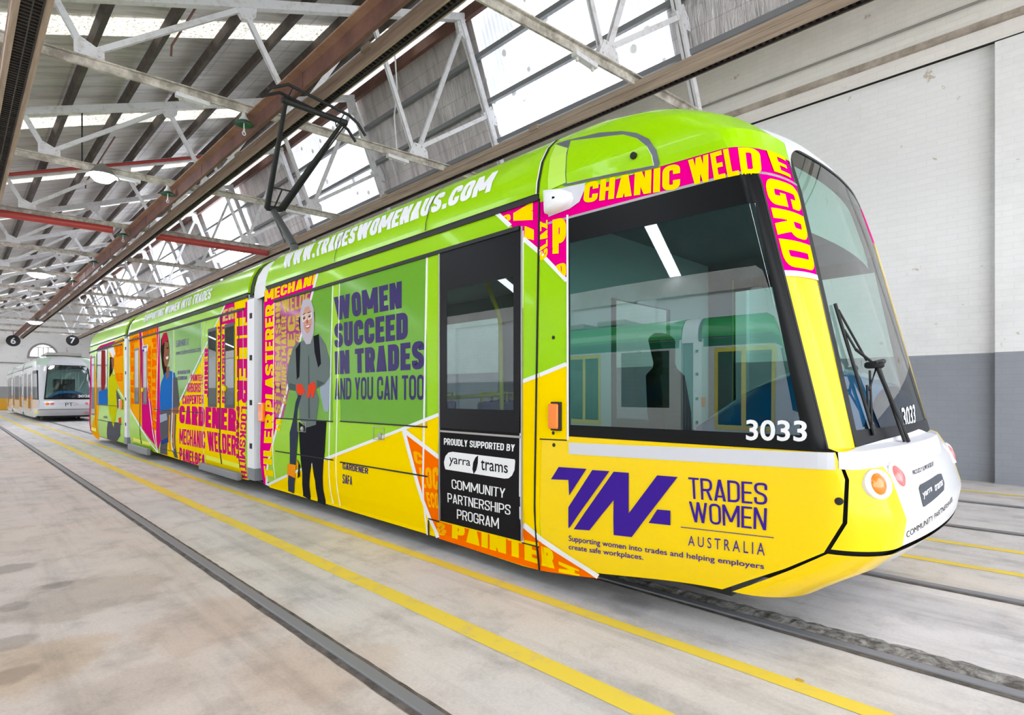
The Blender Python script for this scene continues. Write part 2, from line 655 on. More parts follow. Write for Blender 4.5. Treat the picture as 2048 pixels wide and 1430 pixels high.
def glyph(c, t):
    """heavy condensed capital: (width, vertices, faces)"""
    W = {'M': .74, 'W': .84, 'I': t, '.': t, ' ': .22, 'E': .44, 'F': .42, 'L': .42, 'T': .48, 'J': .42, '&': .6}.get(c, .52)
    W += max(0.0, t - .19) * {'M': 2.6, 'W': 3.4, 'N': 1.6, 'I': 0, '.': 0, ' ': 0}.get(c, .7)
    L, R, B, T, C = t / 2, W - t / 2, t / 2, 1 - t / 2, W / 2
    h = t * 0.55
    V, F = [], []

    def put(vs, fs):
        b = len(V)
        lev = (F[-1][-1] + 1 if F else 0) and V[-1][2] + 1
        V.extend([(p[0], p[1], lev) for p in vs])
        F.extend([tuple(i + b for i in f) for f in fs])

    def bx(x0, x1, y0, y1):
        put([(x0, y0), (x1, y0), (x1, y1), (x0, y1)], [(0, 1, 2, 3)])

    def dg(x0, y0, x1, y1):
        put([(x0 - h, y0), (x0 + h, y0), (x1 + h, y1), (x1 - h, y1)], [(0, 1, 2, 3)])

    def st(pts, closed=False, rad=None):
        p = round_corners(pts, rad if rad else W * 0.48, closed)
        put(*stroke(p, t, closed))
    if c == 'A':
        dg(h, 0, C, 1), dg(W - h, 0, C, 1), bx(W * .22, W * .78, .17, .17 + t * .8)
    elif c == 'B':
        bx(0, t, 0, 1), st([(L, T), (R - .03, T), (R - .03, .53), (L, .53)]), st([(L, .53), (R, .53), (R, B), (L, B)])
    elif c == 'C':
        st([(R, .62), (R, T), (L, T), (L, B), (R, B), (R, .38)])
    elif c == 'D':
        bx(0, t, 0, 1), st([(L, T), (R, T), (R, B), (L, B)])
    elif c == 'E':
        bx(0, t, 0, 1), bx(0, W, 1 - t * .85, 1), bx(0, W * .92, .5 - t * .42, .5 + t * .42), bx(0, W, 0, t * .85)
    elif c == 'F':
        bx(0, t, 0, 1), bx(0, W, 1 - t * .85, 1), bx(0, W * .9, .46 - t * .42, .46 + t * .42)
    elif c == 'G':
        st([(R, .64), (R, T), (L, T), (L, B), (R, B), (R, .30)]), bx(R - t / 2, R + t / 2, .2, .5), bx(C, W, .5 - t * .8, .5)
    elif c == 'H':
        bx(0, t, 0, 1), bx(W - t, W, 0, 1), bx(0, W, .5 - t * .42, .5 + t * .42)
    elif c == 'I':
        bx(0, t, 0, 1)
    elif c == 'J':
        st([(R, 1), (R, B), (L, B), (L, .3)])
    elif c == 'K':
        bx(0, t, 0, 1), dg(h + t * .6, .38, W - h, 1), dg(W - h, 0, C * .95, .6)
    elif c == 'L':
        bx(0, t, 0, 1), bx(0, W, 0, t * .85)
    elif c == 'M':
        bx(0, t, 0, 1), bx(W - t, W, 0, 1), dg(h, 1, C, .2), dg(W - h, 1, C, .2)
    elif c == 'N':
        bx(0, t, 0, 1), bx(W - t, W, 0, 1), dg(h, 1, W - h, 0)
    elif c == 'O':
        st([(L, B), (L, T), (R, T), (R, B)], True)
    elif c == 'P':
        bx(0, t, 0, 1), st([(L, T), (R, T), (R, .42), (L, .42)])
    elif c == 'R':
        bx(0, t, 0, 1), st([(L, T), (R, T), (R, .46), (L, .46)]), dg(W - h, 0, C + t * .2, .48)
    elif c == 'S':
        st([(R, .68), (R, T), (L, T), (L, .56), (R, .44), (R, B), (L, B), (L, .32)])
    elif c == 'T':
        bx(0, W, 1 - t * .85, 1), bx(C - t / 2, C + t / 2, 0, 1)
    elif c == 'U':
        st([(L, 1), (L, B), (R, B), (R, 1)])
    elif c == 'V':
        dg(h, 1, C, 0), dg(W - h, 1, C, 0)
    elif c == 'W':
        dg(h, 1, W * .3, 0), dg(C, 1, W * .3, 0), dg(C, 1, W * .7, 0), dg(W - h, 1, W * .7, 0)
    elif c == 'X':
        dg(h, 0, W - h, 1), dg(h, 1, W - h, 0)
    elif c == 'Y':
        dg(h, 1, C, .4), dg(W - h, 1, C, .4), bx(C - t / 2, C + t / 2, 0, .46)
    elif c == 'Z':
        bx(0, W, 1 - t * .85, 1), bx(0, W, 0, t * .85), dg(h, 0, W - h, 1)
    elif c == '.':
        bx(0, t, 0, t)
    elif c == '&':
        st([(C, .56), (L + .06, .7), (L + .06, T), (R - .08, T), (R - .08, .7), (L, .4), (L, B), (R - .06, B), (R - .06, .42), (W, .42)], rad=.12)
    return W, V, F


def heavy_text(s, t=0.19, gap=0.07):
    x, V, F = 0.0, [], []
    for c in s:
        W, v, f = glyph(c, t)
        b = len(V)
        V += [(p[0] + x, p[1], p[2]) for p in v]
        F += [tuple(i + b for i in q) for q in f]
        x += W + gap
    tot = x - gap
    return [(p[0] / tot, p[1], p[2]) for p in V], F


def font_text(s, bold=0.0, spacing=1.0, align='LEFT', lines=1.0):
    cu = bpy.data.curves.new('lettering', 'FONT')
    cu.body = s
    cu.offset = bold
    cu.resolution_u = 4
    cu.space_character = spacing
    cu.space_line = lines
    cu.align_x = align
    o = bpy.data.objects.new('lettering', cu)
    COL.objects.link(o)
    bpy.context.view_layer.update()
    me = o.evaluated_get(bpy.context.evaluated_depsgraph_get()).to_mesh()
    V = [(v.co.x, v.co.y) for v in me.vertices]
    F = [tuple(p.vertices) for p in me.polygons]
    o.to_mesh_clear()
    bpy.data.objects.remove(o)
    bpy.data.curves.remove(cu)
    xs, ys = [p[0] for p in V], [p[1] for p in V]
    x0, x1, y0, y1 = min(xs), max(xs), min(ys), max(ys)
    return [((p[0] - x0) / (x1 - x0), (p[1] - y0) / (y1 - y0)) for p in V], F, (x1 - x0) / (y1 - y0)


def text_mesh_obj(name, s, m, parent, height=1.0, bold=0.0, aspect=1.0):
    V, F, ar = font_text(s, bold)
    wd = height * ar * aspect
    b = MB().add([((p[0] - 0.5) * wd, p[1] * height, 0) for p in V], F)
    return b.build(name, m, parent, recalc=False)


def split2d(V, F, nx=0, ny=0):
    """cut a flat figure along a grid so that it can follow a curved panel"""
    if not nx and not ny:
        return V, F
    bm = bmesh.new()
    vs = [bm.verts.new((p[0], p[1], 0)) for p in V]
    for f in F:
        try:
            bm.faces.new([vs[i] for i in f])
        except ValueError:
            pass
    xs, ys = [p[0] for p in V], [p[1] for p in V]
    for k in range(1, nx):
        x = min(xs) + (max(xs) - min(xs)) * k / nx
        bmesh.ops.bisect_plane(bm, geom=bm.verts[:] + bm.edges[:] + bm.faces[:], plane_co=(x, 0, 0), plane_no=(1, 0, 0))
    for k in range(1, ny):
        y = min(ys) + (max(ys) - min(ys)) * k / ny
        bmesh.ops.bisect_plane(bm, geom=bm.verts[:] + bm.edges[:] + bm.faces[:], plane_co=(0, y, 0), plane_no=(0, 1, 0))
    bm.verts.index_update()
    V2 = [(v.co.x, v.co.y) for v in bm.verts]
    F2 = [tuple(v.index for v in f.verts) for f in bm.faces]
    bm.free()
    return V2, F2


def triangulate(poly):
    bm = bmesh.new()
    vs = [bm.verts.new((p[0], p[1], 0)) for p in poly]
    fc = bm.faces.new(vs)
    bmesh.ops.triangulate(bm, faces=[fc])
    bm.verts.index_update()
    V = [(v.co.x, v.co.y) for v in bm.verts]
    F = [tuple(v.index for v in f.verts) for f in bm.faces]
    bm.free()
    return V, F


def bilerp(q, a, b):
    """q = corners (top left, top right, bottom right, bottom left); a across, b upward"""
    tl, tr, br, bl = q
    x = (bl[0] * (1 - a) + br[0] * a) * (1 - b) + (tl[0] * (1 - a) + tr[0] * a) * b
    y = (bl[1] * (1 - a) + br[1] * a) * (1 - b) + (tl[1] * (1 - a) + tr[1] * a) * b
    return (x, y)

# ------------------------------------------------------------------ the depot shell
XE, XF = -64.0, 10.0                 # end wall, open front
YW, YN = 11.3, -14.5                 # wall beyond the tram, wall behind the camera
ROOF_A, ROOF_B = 7.22, 0.372         # gentle roof slope: z = A + B (y - 1.1)


def roof_z(y):
    return ROOF_A + ROOF_B * (y - 1.1)


def truss_x(k, y):
    return -5.35 - 4.9 * k + 0.1 * (y - 4.4)


f = MB().box(XE - 2, XF + 6, YN - 0.3, YW + 0.3, -0.2, 0.0)
struct(f.build('floor', M_FLOOR))


def brick_run(name, m, x0, x1, y, sgn, z1):
    b = MB().box(x0, x1, min(y, y + sgn * 0.35), max(y, y + sgn * 0.35), 0, z1)
    return struct(b.build(name, m))


brick_run('wall_far', M_WALL, XE, XF, YW, 1, 9.6)
brick_run('wall_near', M_WALL, XE, XF, YN, -1, 6.4)
struct(MB().box(XE - 0.4, XE, YN, YW, 0, 11).build('wall_end', M_WALL_END))

# the upper band of the far wall, its ledge and the piers under it
x_pier = on_y(1989.7, 700, YW - 0.14)[0]
z_band = on_y(1700, 182, YW - 0.1)[1]
z_ledge = on_y(1700, 143, YW - 0.16)[1]
struct(MB().box(XE, XF, YW - 0.10, YW, z_band, 9.5).build('trim_1', M_WALL_BAND))
struct(MB().box(XE, XF, YW - 0.17, YW - 0.09, z_ledge - 0.05, z_ledge + 0.05).build('trim_2', worn('dusty_ledge', (196, 186, 174), (150, 138, 126), 2.0, 0.8)))
struct(MB().box(XE, XF, YW - 0.115, YW - 0.098, z_band - 0.02, z_band + 0.012).build('trim_3', DARKGAP))
n = 4
for k in range(-1, 12):
    xa = x_pier - 4.9 * k
    if xa > XF - 1.2:
        continue
    struct(MB().box(xa, xa + 1.15, YW - 0.14, YW, 0, z_band - 0.02).build('trim_%d' % n, M_WALL))
    n += 1
for k in range(-1, 12):
    xa = -1.0 - 4.9 * k
    struct(MB().box(xa, xa + 0.9, YN, YN + 0.2, 0, 5.0).build('trim_%d' % n, M_WALL))
    n += 1
struct(MB().box(XE, XF, YN, YN + 0.25, 5.0, 6.3).build('trim_%d' % n, M_BAND))
n += 1
# conduit clipped along the upper band
zc = on_y(1805, 62, YW - 0.12)[1]
o = MB().tube([(XE + 20, YW - 0.13, zc), (XF, YW - 0.13, zc)], 0.022, 8).build('conduit', M_CONDUIT, smooth=40)
tag(o, 'thin grey conduit clipped along the upper band of the white brick wall', 'conduit')

# roof sheets: the long slope over the tracks and the steep face that falls to the far wall
RY0 = -1.7
SH = 0.30
RIDGE = (8.4, roof_z(8.25) + 0.2)
STEEP_END = (9.43, 7.09)
GUT_END = (YW, 8.31)


def sheet(name, pts, m, x0=XE, x1=XF):
    b = MB()
    for (ya, za), (yb, zb) in zip(pts[:-1], pts[1:]):
        d = Vector((0, yb - ya, zb - za)).normalized()
        nrm = Vector((0, -d.z, d.y)) * 0.04
        if nrm.z < 0:
            nrm = -nrm
        vs = []
        for x in (x0, x1):
            vs += [(x, ya, za), (x, yb, zb), (x, yb, zb + nrm.z), (x, ya, za + nrm.z)]
        b.add(vs, [(0, 1, 5, 4), (2, 3, 7, 6), (0, 4, 7, 3), (1, 2, 6, 5), (0, 3, 2, 1), (4, 5, 6, 7)])
    return struct(b.build(name, m))


sheet('ceiling_slope', [(RY0, roof_z(RY0) + SH), (RIDGE[0], roof_z(RIDGE[0]) + SH)], M_FOIL)
sheet('ceiling_gutter', [STEEP_END, GUT_END], M_BAND)
# the bay behind the camera: its steep face, ridge and long slope
R2 = (-3.0, 9.9)
sheet('ceiling_slope_rear', [R2, (YN, 9.9 - 0.372 * 11.5)], worn('darkened_rear_roof', (92, 94, 96), (62, 62, 64), 1.0, 0.7))  # colour darkened so the roof mirrors dark in the cab glass


def steep_panel(name, ka, kb, m, p0=RIDGE, p1=STEEP_END, inset=0.0):
    """one bay of the steep face between the planes of truss ka (left) and kb (right)"""
    b = MB()
    d = 0.05
    vs = []
    for off in (0, d):
        for k, e in ((ka, 0.0), (kb, -inset)):
            for (y, z) in (p0, p1):
                vs.append((truss_x(k, y) + e, y + off, z + off))
    b.add(vs, [(0, 1, 3, 2), (4, 6, 7, 5), (0, 2, 6, 4), (1, 5, 7, 3), (0, 4, 5, 1), (2, 3, 7, 6)])
    return struct(b.build(name, m))


nw = 1
for k in range(-3, 12):
    if k % 2 == 0:
        steep_panel('window_%d' % nw, k + 1, k, M_STEEP if k < 4 else M_STEEP_BOOST, inset=0.34)
        steep_panel('ceiling_panel_%d' % nw, k + 1, k, M_FOIL2, (RIDGE[0] + 0.04, RIDGE[1]), (STEEP_END[0] + 0.04, STEEP_END[1]))
        nw += 1
    else:
        steep_panel('ceiling_panel_%d' % (nw + 40), k + 1, k, M_FOIL2)
    # translucent strip in the long slope, one for every bay
for k in range(-3, 12):
    b = MB()
    vs = []
    for dz in (0.0, -0.012):
        for x_off in (-1.95, -1.27):
            for y in (RY0 + 0.1, 8.1):
                vs.append((truss_x(k, y) + x_off, y, roof_z(y) + SH - 0.004 + dz))
    b.add(vs, [(0, 1, 3, 2), (4, 6, 7, 5), (0, 2, 6, 4), (1, 5, 7, 3), (0, 4, 5, 1), (2, 3, 7, 6)])
    struct(b.build('window_%d' % nw, M_STRIP))
    nw += 1
# steep glazing added behind the camera for its light, with roof strips
for k in range(-3, 12):
    steep_panel('window_%d' % nw, k + 1, k, M_REAR, R2, (RY0 - 0.15, roof_z(RY0) + 0.1), inset=0.6 if k % 2 else 2.4)
    nw += 1
    if k % 2:
        continue
    b = MB()
    vs = []
    for dz in (0.0, -0.012):
        for x_off in (-1.95, -1.45):
            for y in (-3.4, YN + 0.3):
                vs.append((truss_x(k, y) + x_off, y, 9.9 - 0.372 * (-3.0 - y) - 0.006 + dz))
    b.add(vs, [(0, 1, 3, 2), (4, 6, 7, 5), (0, 2, 6, 4), (1, 5, 7, 3), (0, 4, 5, 1), (2, 3, 7, 6)])
    struct(b.build('window_%d' % nw, M_REAR))
    nw += 1

# purlins
PUR_Y = [-0.2, 0.8, 1.8, 2.8, 3.8, 4.8, 5.8, 6.8, 7.7]
for i, y in enumerate(PUR_Y):
    b = MB().beam((XE, y, roof_z(y) + 0.18), (XF, y, roof_z(y) + 0.18), 0.1, 0.15, (0, -ROOF_B, 1))
    o = b.build('roof_purlin', M_PURLIN)
    lab = 'dark timber purlin under the long silver roof slope, ' + (ORD[i - 1] if i else 'lowest')
    lab = ['dark timber purlin low on the silver roof slope, left of the striped trough',
           'dark timber purlin on the silver roof slope, right above the leftmost trough'][i] if i < 2 else \
        'dark timber purlin on the silver roof slope, %s one right of the leftmost trough' % ORD[i - 1].replace('nearest', 'first')
    tag(o, lab, 'purlin', 'purlins of the long roof slope')
o = MB().beam((XE, RIDGE[0] - 0.12, RIDGE[1] - 0.14), (XF, RIDGE[0] - 0.12, RIDGE[1] - 0.14), 0.1, 0.26).build('ridge_beam', M_RUST)
tag(o, 'rusty brown beam along the ridge above the steep glazing', 'beam', None)
for i, s in enumerate((0.31, 0.62, 0.9)):
    y = RIDGE[0] + (STEEP_END[0] - RIDGE[0]) * s - 0.1
    z = RIDGE[1] + (STEEP_END[1] - RIDGE[1]) * s - 0.04
    o = MB().beam((XE, y, z), (XF, y, z), 0.09, 0.15, (0, 1, 0.35)).build('glazing_purlin', M_PURLIN_GREY)
    tag(o, 'grey steel purlin across the steep glazing, ' + ['uppermost of the three', 'middle one of the three', 'lowest of the three'][i], 'purlin', 'purlins of the steep glazing')


# ------------------------------------------------------------------ roof trusses
ZC = 6.36


def make_truss(k):
    root = empty('roof_truss', (truss_x(k, 4.4), 4.4, 0))
    root.rotation_euler = (0, 0, 0)

    def P(y, z, dx=0.0):
        return (0.1 * (y - 4.4) + dx, y - 4.4, z)
    b = MB()
    y0, y1 = -1.6, 9.6
    b.beam(P(y0, ZC + 0.045), P(y1, ZC + 0.045), 0.14, 0.02)           # flange of the tee
    b.beam(P(y0, ZC - 0.02), P(y1, ZC - 0.02), 0.035, 0.13)
    b.build('bottom_chord', M_CHORD, root)
    b = MB().beam(P(-1.5, roof_z(-1.5)), P(8.25, roof_z(8.25)), 0.13, 0.15)
    b.build('top_chord', M_WHITE_STEEL, root)
    b = MB()
    b.beam(P(8.17, 9.78, -0.035), P(9.5, 6.36, -0.035), 0.05, 0.13, (0, 1, 0.4))
    b.beam(P(8.17, 9.78, 0.04), P(9.5, 6.36, 0.04), 0.05, 0.13, (0, 1, 0.4))
    b.build('steep_rafter', M_WHITE_STEEL, root)
    webs = [((1.05, 7.2), (1.42, 6.5)), ((1.5, 6.5), (3.62, 8.08)), ((3.65, 8.05), (4.5, 6.5)), ((4.55, 6.5), (6.0, 9.0)),
            ((6.02, 8.95), (6.95, 6.55)), ((7.1, 6.6), (8.2, 9.62)), ((7.05, 6.58), (8.98, 7.9))]
    for (a, c) in webs:
        m = MB()
        m.beam(P(a[0], a[1], -0.03), P(c[0], c[1], -0.03), 0.012, 0.085, (0, 0.3, 1))
        m.beam(P(a[0], a[1], 0.03), P(c[0], c[1], 0.03), 0.012, 0.085, (0, 0.3, 1))
        m.build('web_member', M_WHITE_STEEL, root)
    plates = [([(1.3, 6.42), (1.66, 6.42), (1.66, 6.54), (1.5, 6.62), (1.38, 6.68), (1.3, 6.66)], 'g'),
              ([(3.48, 8.08), (3.84, 8.21), (3.82, 8.0), (3.74, 7.9), (3.6, 7.9)], 'g'),
              ([(4.3, 6.4), (4.75, 6.4), (4.7, 6.66), (4.36, 6.66)], 'g'),
              ([(5.84, 8.94), (6.2, 9.08), (6.16, 8.84), (6.04, 8.76), (5.92, 8.8)], 'g'),
              ([(6.84, 6.42), (7.3, 6.42), (7.28, 6.56), (7.16, 6.68), (6.96, 6.68)], 'g'),
              ([(8.04, 9.7), (8.2, 9.8), (8.38, 9.42), (8.3, 9.34), (8.1, 9.46)], 'g'),
              ([(8.76, 7.86), (8.98, 8.1), (9.14, 7.9), (9.2, 7.7), (9.0, 7.68)], 'g')]
    for poly, _ in plates:
        m = MB().prism(poly, lambda p, s: P(p[0], p[1], -0.05 if s == 0 else 0.05))
        cy = sum(p[0] for p in poly) / len(poly)
        cz = sum(p[1] for p in poly) / len(poly)
        for p in poly:
            m.lathe([(0.018, -0.072), (0.018, 0.072)], P(cy + (p[0] - cy) * 0.66, cz + (p[1] - cz) * 0.66), 'x', 6)
        m.build('gusset_plate', M_WHITE_STEEL, root)
    # cable clamp hung under the chord
    for yc in (2.85, 6.6):
        m = MB().box(0.1 * (yc - 4.4) - 0.05, 0.1 * (yc - 4.4) + 0.05, yc - 4.4 - 0.25, yc - 4.4 + 0.25, ZC - 0.15, ZC - 0.085)
        m.build('cable_clamp', M_WHITE_STEEL, root)
        for dy in (-0.18, 0.18):
            m = MB().lathe([(0.015, -0.02), (0.03, -0.012), (0.03, 0.012), (0.015, 0.02)], (0.1 * (yc - 4.4), yc - 4.4 + dy, ZC - 0.175), 'x', 12)
            m.build('clamp_roller', M_CHORD, root)
    return root


for k in range(0, 12):
    r = make_truss(k)
    tag(r, 'white riveted steel roof truss, %s in the row running back to the end wall' % ORD[k], 'truss', 'roof trusses')

# running beam and the timber conductor troughs
o = MB()
o.box(XE, XF, 3.70, 3.96, 6.27, 6.295, 0)  # top flange in a paler tone than the web
o.box(XE, XF, 3.82, 3.84, 6.0, 6.27, 1)
o.box(XE, XF, 3.79, 3.845, 5.985, 6.0, 1)
for k in range(0, 12):
    xk = -8.4 - 4.9 * k
    o.box(xk, xk + 0.012, 3.81, 3.83, 6.0, 6.27, 1)
o = o.build('steel_beam', [M_RUSTF, M_RUST])
tag(o, 'long red oxide steel beam running beside the trough above the tram', 'beam')


def trough(y0, y1, zb, label, h=0.24):
    root = empty('conductor_trough', (0, y0, zb))
    th = 0.07 if y1 - y0 > 0.3 else 0.03
    b = MB().box(XE + 0.1, XF, 0, th, 0, h)
    b.box(XE + 0.1, XF, -0.012, 0, h * 0.55, h * 0.6)
    for k in range(14):
        xk = XF - 2.0 - 5.1 * k
        if xk > XE:
            b.box(xk, xk + 0.22, -0.03, 0.0, h - 0.05, h + 0.03)
    b.build('side_board', M_TIMBER, root)
    MB().box(XE + 0.1, XF, y1 - y0 - th, y1 - y0, 0.01, h).build('side_board', M_TIMBER, root)
    MB().box(XE + 0.1, XF, th, y1 - y0 - th, h - 0.03, h).build('cover_board', M_SOOT, root)
    b = MB()
    x = XF
    while x > -40:
        b.box(x, x + 0.035, th + .002, y1 - y0 - th - .002, 0.02, h - 0.03)
        x -= 0.09
    b.box(XE + 0.1, XF, y1 - y0 - th - .02, y1 - y0 - th - .002, 0.0, h - 0.03)
    b.build('slat', M_SOOT, root)
    MB().tube([(XE + 0.1, (y1 - y0) / 2, -0.02), (XF, (y1 - y0) / 2, -0.02)], 0.008, 6).build('contact_wire', M_SOOT, root)
    tag(root, label, 'trough', 'overhead conductor troughs')
    return root


trough(4.21, 4.39, 6.06, 'weathered timber conductor trough directly above the bright wrapped tram')
trough(7.72, 7.9, 6.08, 'weathered timber conductor trough below the steep glazing, ending at sign 7')
trough(0.52, 0.88, 6.05, 'timber conductor trough cutting the top left corner, over the bare near rail')

# number signs at the far ends of the troughs


def number_sign(u, v, txt, label):
    y, z = on_x(u, v, -59.0)
    xs = truss_x(11, y) + 0.04
    root = empty('number_sign', (xs, y, z))
    MB().lathe([(0.41, -0.02), (0.44, 0.0), (0.41, 0.02)], (0, 0, 0), 'x', 36).build('disc', M_BLACK, root, smooth=30)
    h = text_mesh_obj('numeral', txt, WHT, root, height=0.5, bold=0.02)
    h.matrix_local = Matrix.Translation((0.03, 0, -0.25)) @ Matrix.Rotation(math.pi / 2, 4, 'Z') @ Matrix.Rotation(math.pi / 2, 4, 'X')
    MB().beam((0, 0, 0.4), (0, 0, ZC - z), 0.03, 0.03, (1, 0, 0)).build('hanger', M_BLACK, root)
    tag(root, label, 'sign')


# ------------------------------------------------------------------ lamps, insulators, pipes, cables
def lamp(u, v, k, label, r=0.3):
    y, z = on_x(u, v, truss_x(k, 2.5))
    root = empty('high_bay_lamp', (truss_x(k, 2.5), y, z))
    MB().lathe([(0.06, 0.26), (0.12, 0.2), (r, 0.02), (r + 0.01, 0.0), (r - 0.01, 0.0), (r - 0.02, 0.02), (0.1, 0.18)], (0, 0, 0), 'z', 28).build('shade', M_IRON, root, smooth=40)
    m = mat('lit_lamp', (255, 255, 255), 0.3, emit=(245, 250, 255), estr=40)
    MB().lathe([(0.02, 0.12), (r * 0.55, 0.06), (r * 0.85, -0.03), (r * 0.55, -0.12), (0.05, -0.15)], (0, 0, 0), 'z', 24).build('bulb', m, root, smooth=60)
    MB().tube([(0, 0, 0.25), (0, 0, max(ZC - z, 0.4))], 0.015, 6).build('hanger', M_IRON, root)
    tag(root, label, 'lamp', 'high bay lamps')


lamp(205, 352, 2, 'lit high bay lamp glowing under the third roof truss', 0.27)
lamp(78, 549, 5, 'smaller looking lit high bay lamp far back under the sixth roof truss', 0.4)
lamp(70, 546 + 98, 8, 'tiny lit high bay lamp farthest back near sign 6', 0.4)

for i, k in enumerate((1, 2, 3, 4, 5)):
    yy = 3.64
    x = truss_x(k, yy)
    root = empty('disc_insulator', (x, yy, ZC - 0.09))
    MB().lathe([(0.03, 0.0), (0.045, -0.06), (0.08, -0.12), (0.07, -0.14)], (0, 0, 0), 'z', 20).build('cap', M_WHITE_STEEL, root, smooth=40)
    MB().lathe([(0.07, -0.13), (0.15, -0.19), (0.155, -0.205), (0.1, -0.2), (0.03, -0.17)], (0, 0, 0), 'z', 28).build('disc', M_DGREEN, root, smooth=40)
    m = MB().tube([(0, 0, -0.18), (0, 0, -0.27)], 0.012, 8)
    for j in range(2):
        c = [(0.0 if j else 0.026 * math.cos(a), 0.026 * math.cos(a) if j else 0.0, -0.30 - 0.055 * j + 0.036 * math.sin(a)) for a in [2 * math.pi * q / 12 for q in range(13)]]
        m.tube(c, 0.009, 6, cap=False)
    m.build('chain', M_WHITE_STEEL, root, smooth=40)
    tag(root, 'green disc insulator with chain under the %s roof truss by the red beam' % ORD[k], 'insulator', 'disc insulators under the trusses')

xr = truss_x(3, 4.0)
for ya, yb, lab in ((0.92, 3.38, 'thick red fire main pipe under the fourth roof truss, left of the brown beam'),
                    (4.45, 7.68, 'thick red fire main pipe under the fourth roof truss, right of the sooty trough')):
    o = MB().tube([(truss_x(3, ya) + 0.1, ya, ZC - 0.19), (truss_x(3, yb) + 0.1, yb, ZC - 0.19)], 0.1, 16).build('fire_main_pipe', M_RED, smooth=40)
    tag(o, lab, 'pipe')
o = MB().tube([(truss_x(3, -1.4) + 0.2, -1.4, roof_z(-1.4) - 0.0), (truss_x(3, 7.0) + 0.2, 7.0, roof_z(7.0) - 0.02)], 0.045, 12).build('sprinkler_pipe', M_RED, smooth=40)
tag(o, 'thin red sprinkler pipe climbing under the roof slope at the fourth truss', 'pipe')
for i, (ya, ka) in enumerate(((2.98, 1), (3.0, 3))):
    o = MB().tube([(truss_x(ka, ya) + 2.6, ya, roof_z(ya) + 0.06), (truss_x(ka, ya) - 1.8, ya, roof_z(ya) + 0.06), (truss_x(ka, ya) - 1.85, ya, roof_z(ya) - 0.12)], 0.02, 8).build('brown_conduit', M_RUST, smooth=40)
    tag(o, 'thin brown conduit strapped under the purlin %s' % ['before the nearest roof trusses', 'behind the fourth roof truss'][i], 'conduit')
yk = on_x(164, 316, truss_x(2, 2.0))[0]
o = MB().tube([(truss_x(2, yk), yk, ZC + 0.05), (truss_x(2, yk), yk, roof_z(yk) + 0.1)], 0.014, 8).build('drop_cable', M_RUBBER, smooth=40)
tag(o, 'black cable hanging straight from the roof to the third truss', 'cable')
y1, z1 = on_x(790, 112, truss_x(1, 6.5) - 0.2)
y2, z2 = on_x(795, 300, truss_x(1, 6.7) - 0.2)
o = MB().tube([(truss_x(1, 6.5) - 0.2, y1, z1), (truss_x(1, 6.5) - 0.2, y1 + 0.05, (z1 + z2) / 2 + 0.3), (truss_x(1, 6.5) - 0.2, y1 - 0.02, (z1 + z2) / 2 - 0.3), (truss_x(1, 6.6) - 0.2, y2, ZC + 0.05)], 0.016, 8).build('white_cord', M_WHITE_STEEL, smooth=40)
tag(o, 'white cord dangling beside the second truss in front of grey insulation', 'cord')

# ------------------------------------------------------------------ end wall details
def end_pt(u, v):
    y, z = on_x(u, v, XE)
    return y, z


ya, za = end_pt(57, 713)
yb, _ = end_pt(115, 713)
_, zt = end_pt(86, 688)
yc, r = (ya + yb) / 2, (yb - ya) / 2
hh = zt - za
M_LIT = mat('daylit_window', (255, 255, 255), 0.4, emit=(245, 250, 255), estr=2.6)
wb = MB().prism([(math.cos(math.pi * i / 20) * r, math.sin(math.pi * i / 20) * hh) for i in range(21)], lambda p, s: (XE + 0.02 + 0.02 * s, yc + p[0], za + p[1]))
wo = struct(wb.build('window_arch', M_LIT))
fb = MB()
fb.tube([(XE + 0.06, yc + math.cos(math.pi * i / 20) * r, za + math.sin(math.pi * i / 20) * hh) for i in range(21)], 0.09, 8)
fb.box(XE + 0.02, XE + 0.14, yc - r - 0.1, yc + r + 0.1, za - 0.14, za + 0.02)
for q in (-0.34, 0.0, 0.34):
    fb.box(XE + 0.04, XE + 0.09, yc + q * r - 0.03, yc + q * r + 0.03, za, za + hh * 0.72)
fb.box(XE + 0.04, XE + 0.09, yc - r * 0.66, yc + r * 0.66, za + hh * 0.7, za + hh * 0.76)
struct(fb.build('window_arch_frame', M_CONDUIT, wo))
z_low = end_pt(5, 797)[1]
b = MB().box(XE + 0.03, XE + 0.1, -3.0, end_pt(17, 790)[0] + 0.6, 0.02, z_low)
o = b.build('yellow_barrier', mat('amber_barrier', (240, 176, 40), 0.5))
tag(o, 'low yellow barrier board along the foot of the end wall at far left', 'barrier')
for zz in (end_pt(30, 748)[1], end_pt(30, 726)[1]):
    pass
o = MB().tube([(XE + 0.06, -6, end_pt(10, 724)[1]), (XE + 0.06, end_pt(60, 727)[0], end_pt(60, 727)[1])], 0.05, 6).build('wall_cable', M_CONDUIT, smooth=40)
tag(o, 'dark cable strung along the white end wall behind the grey tram', 'cable')

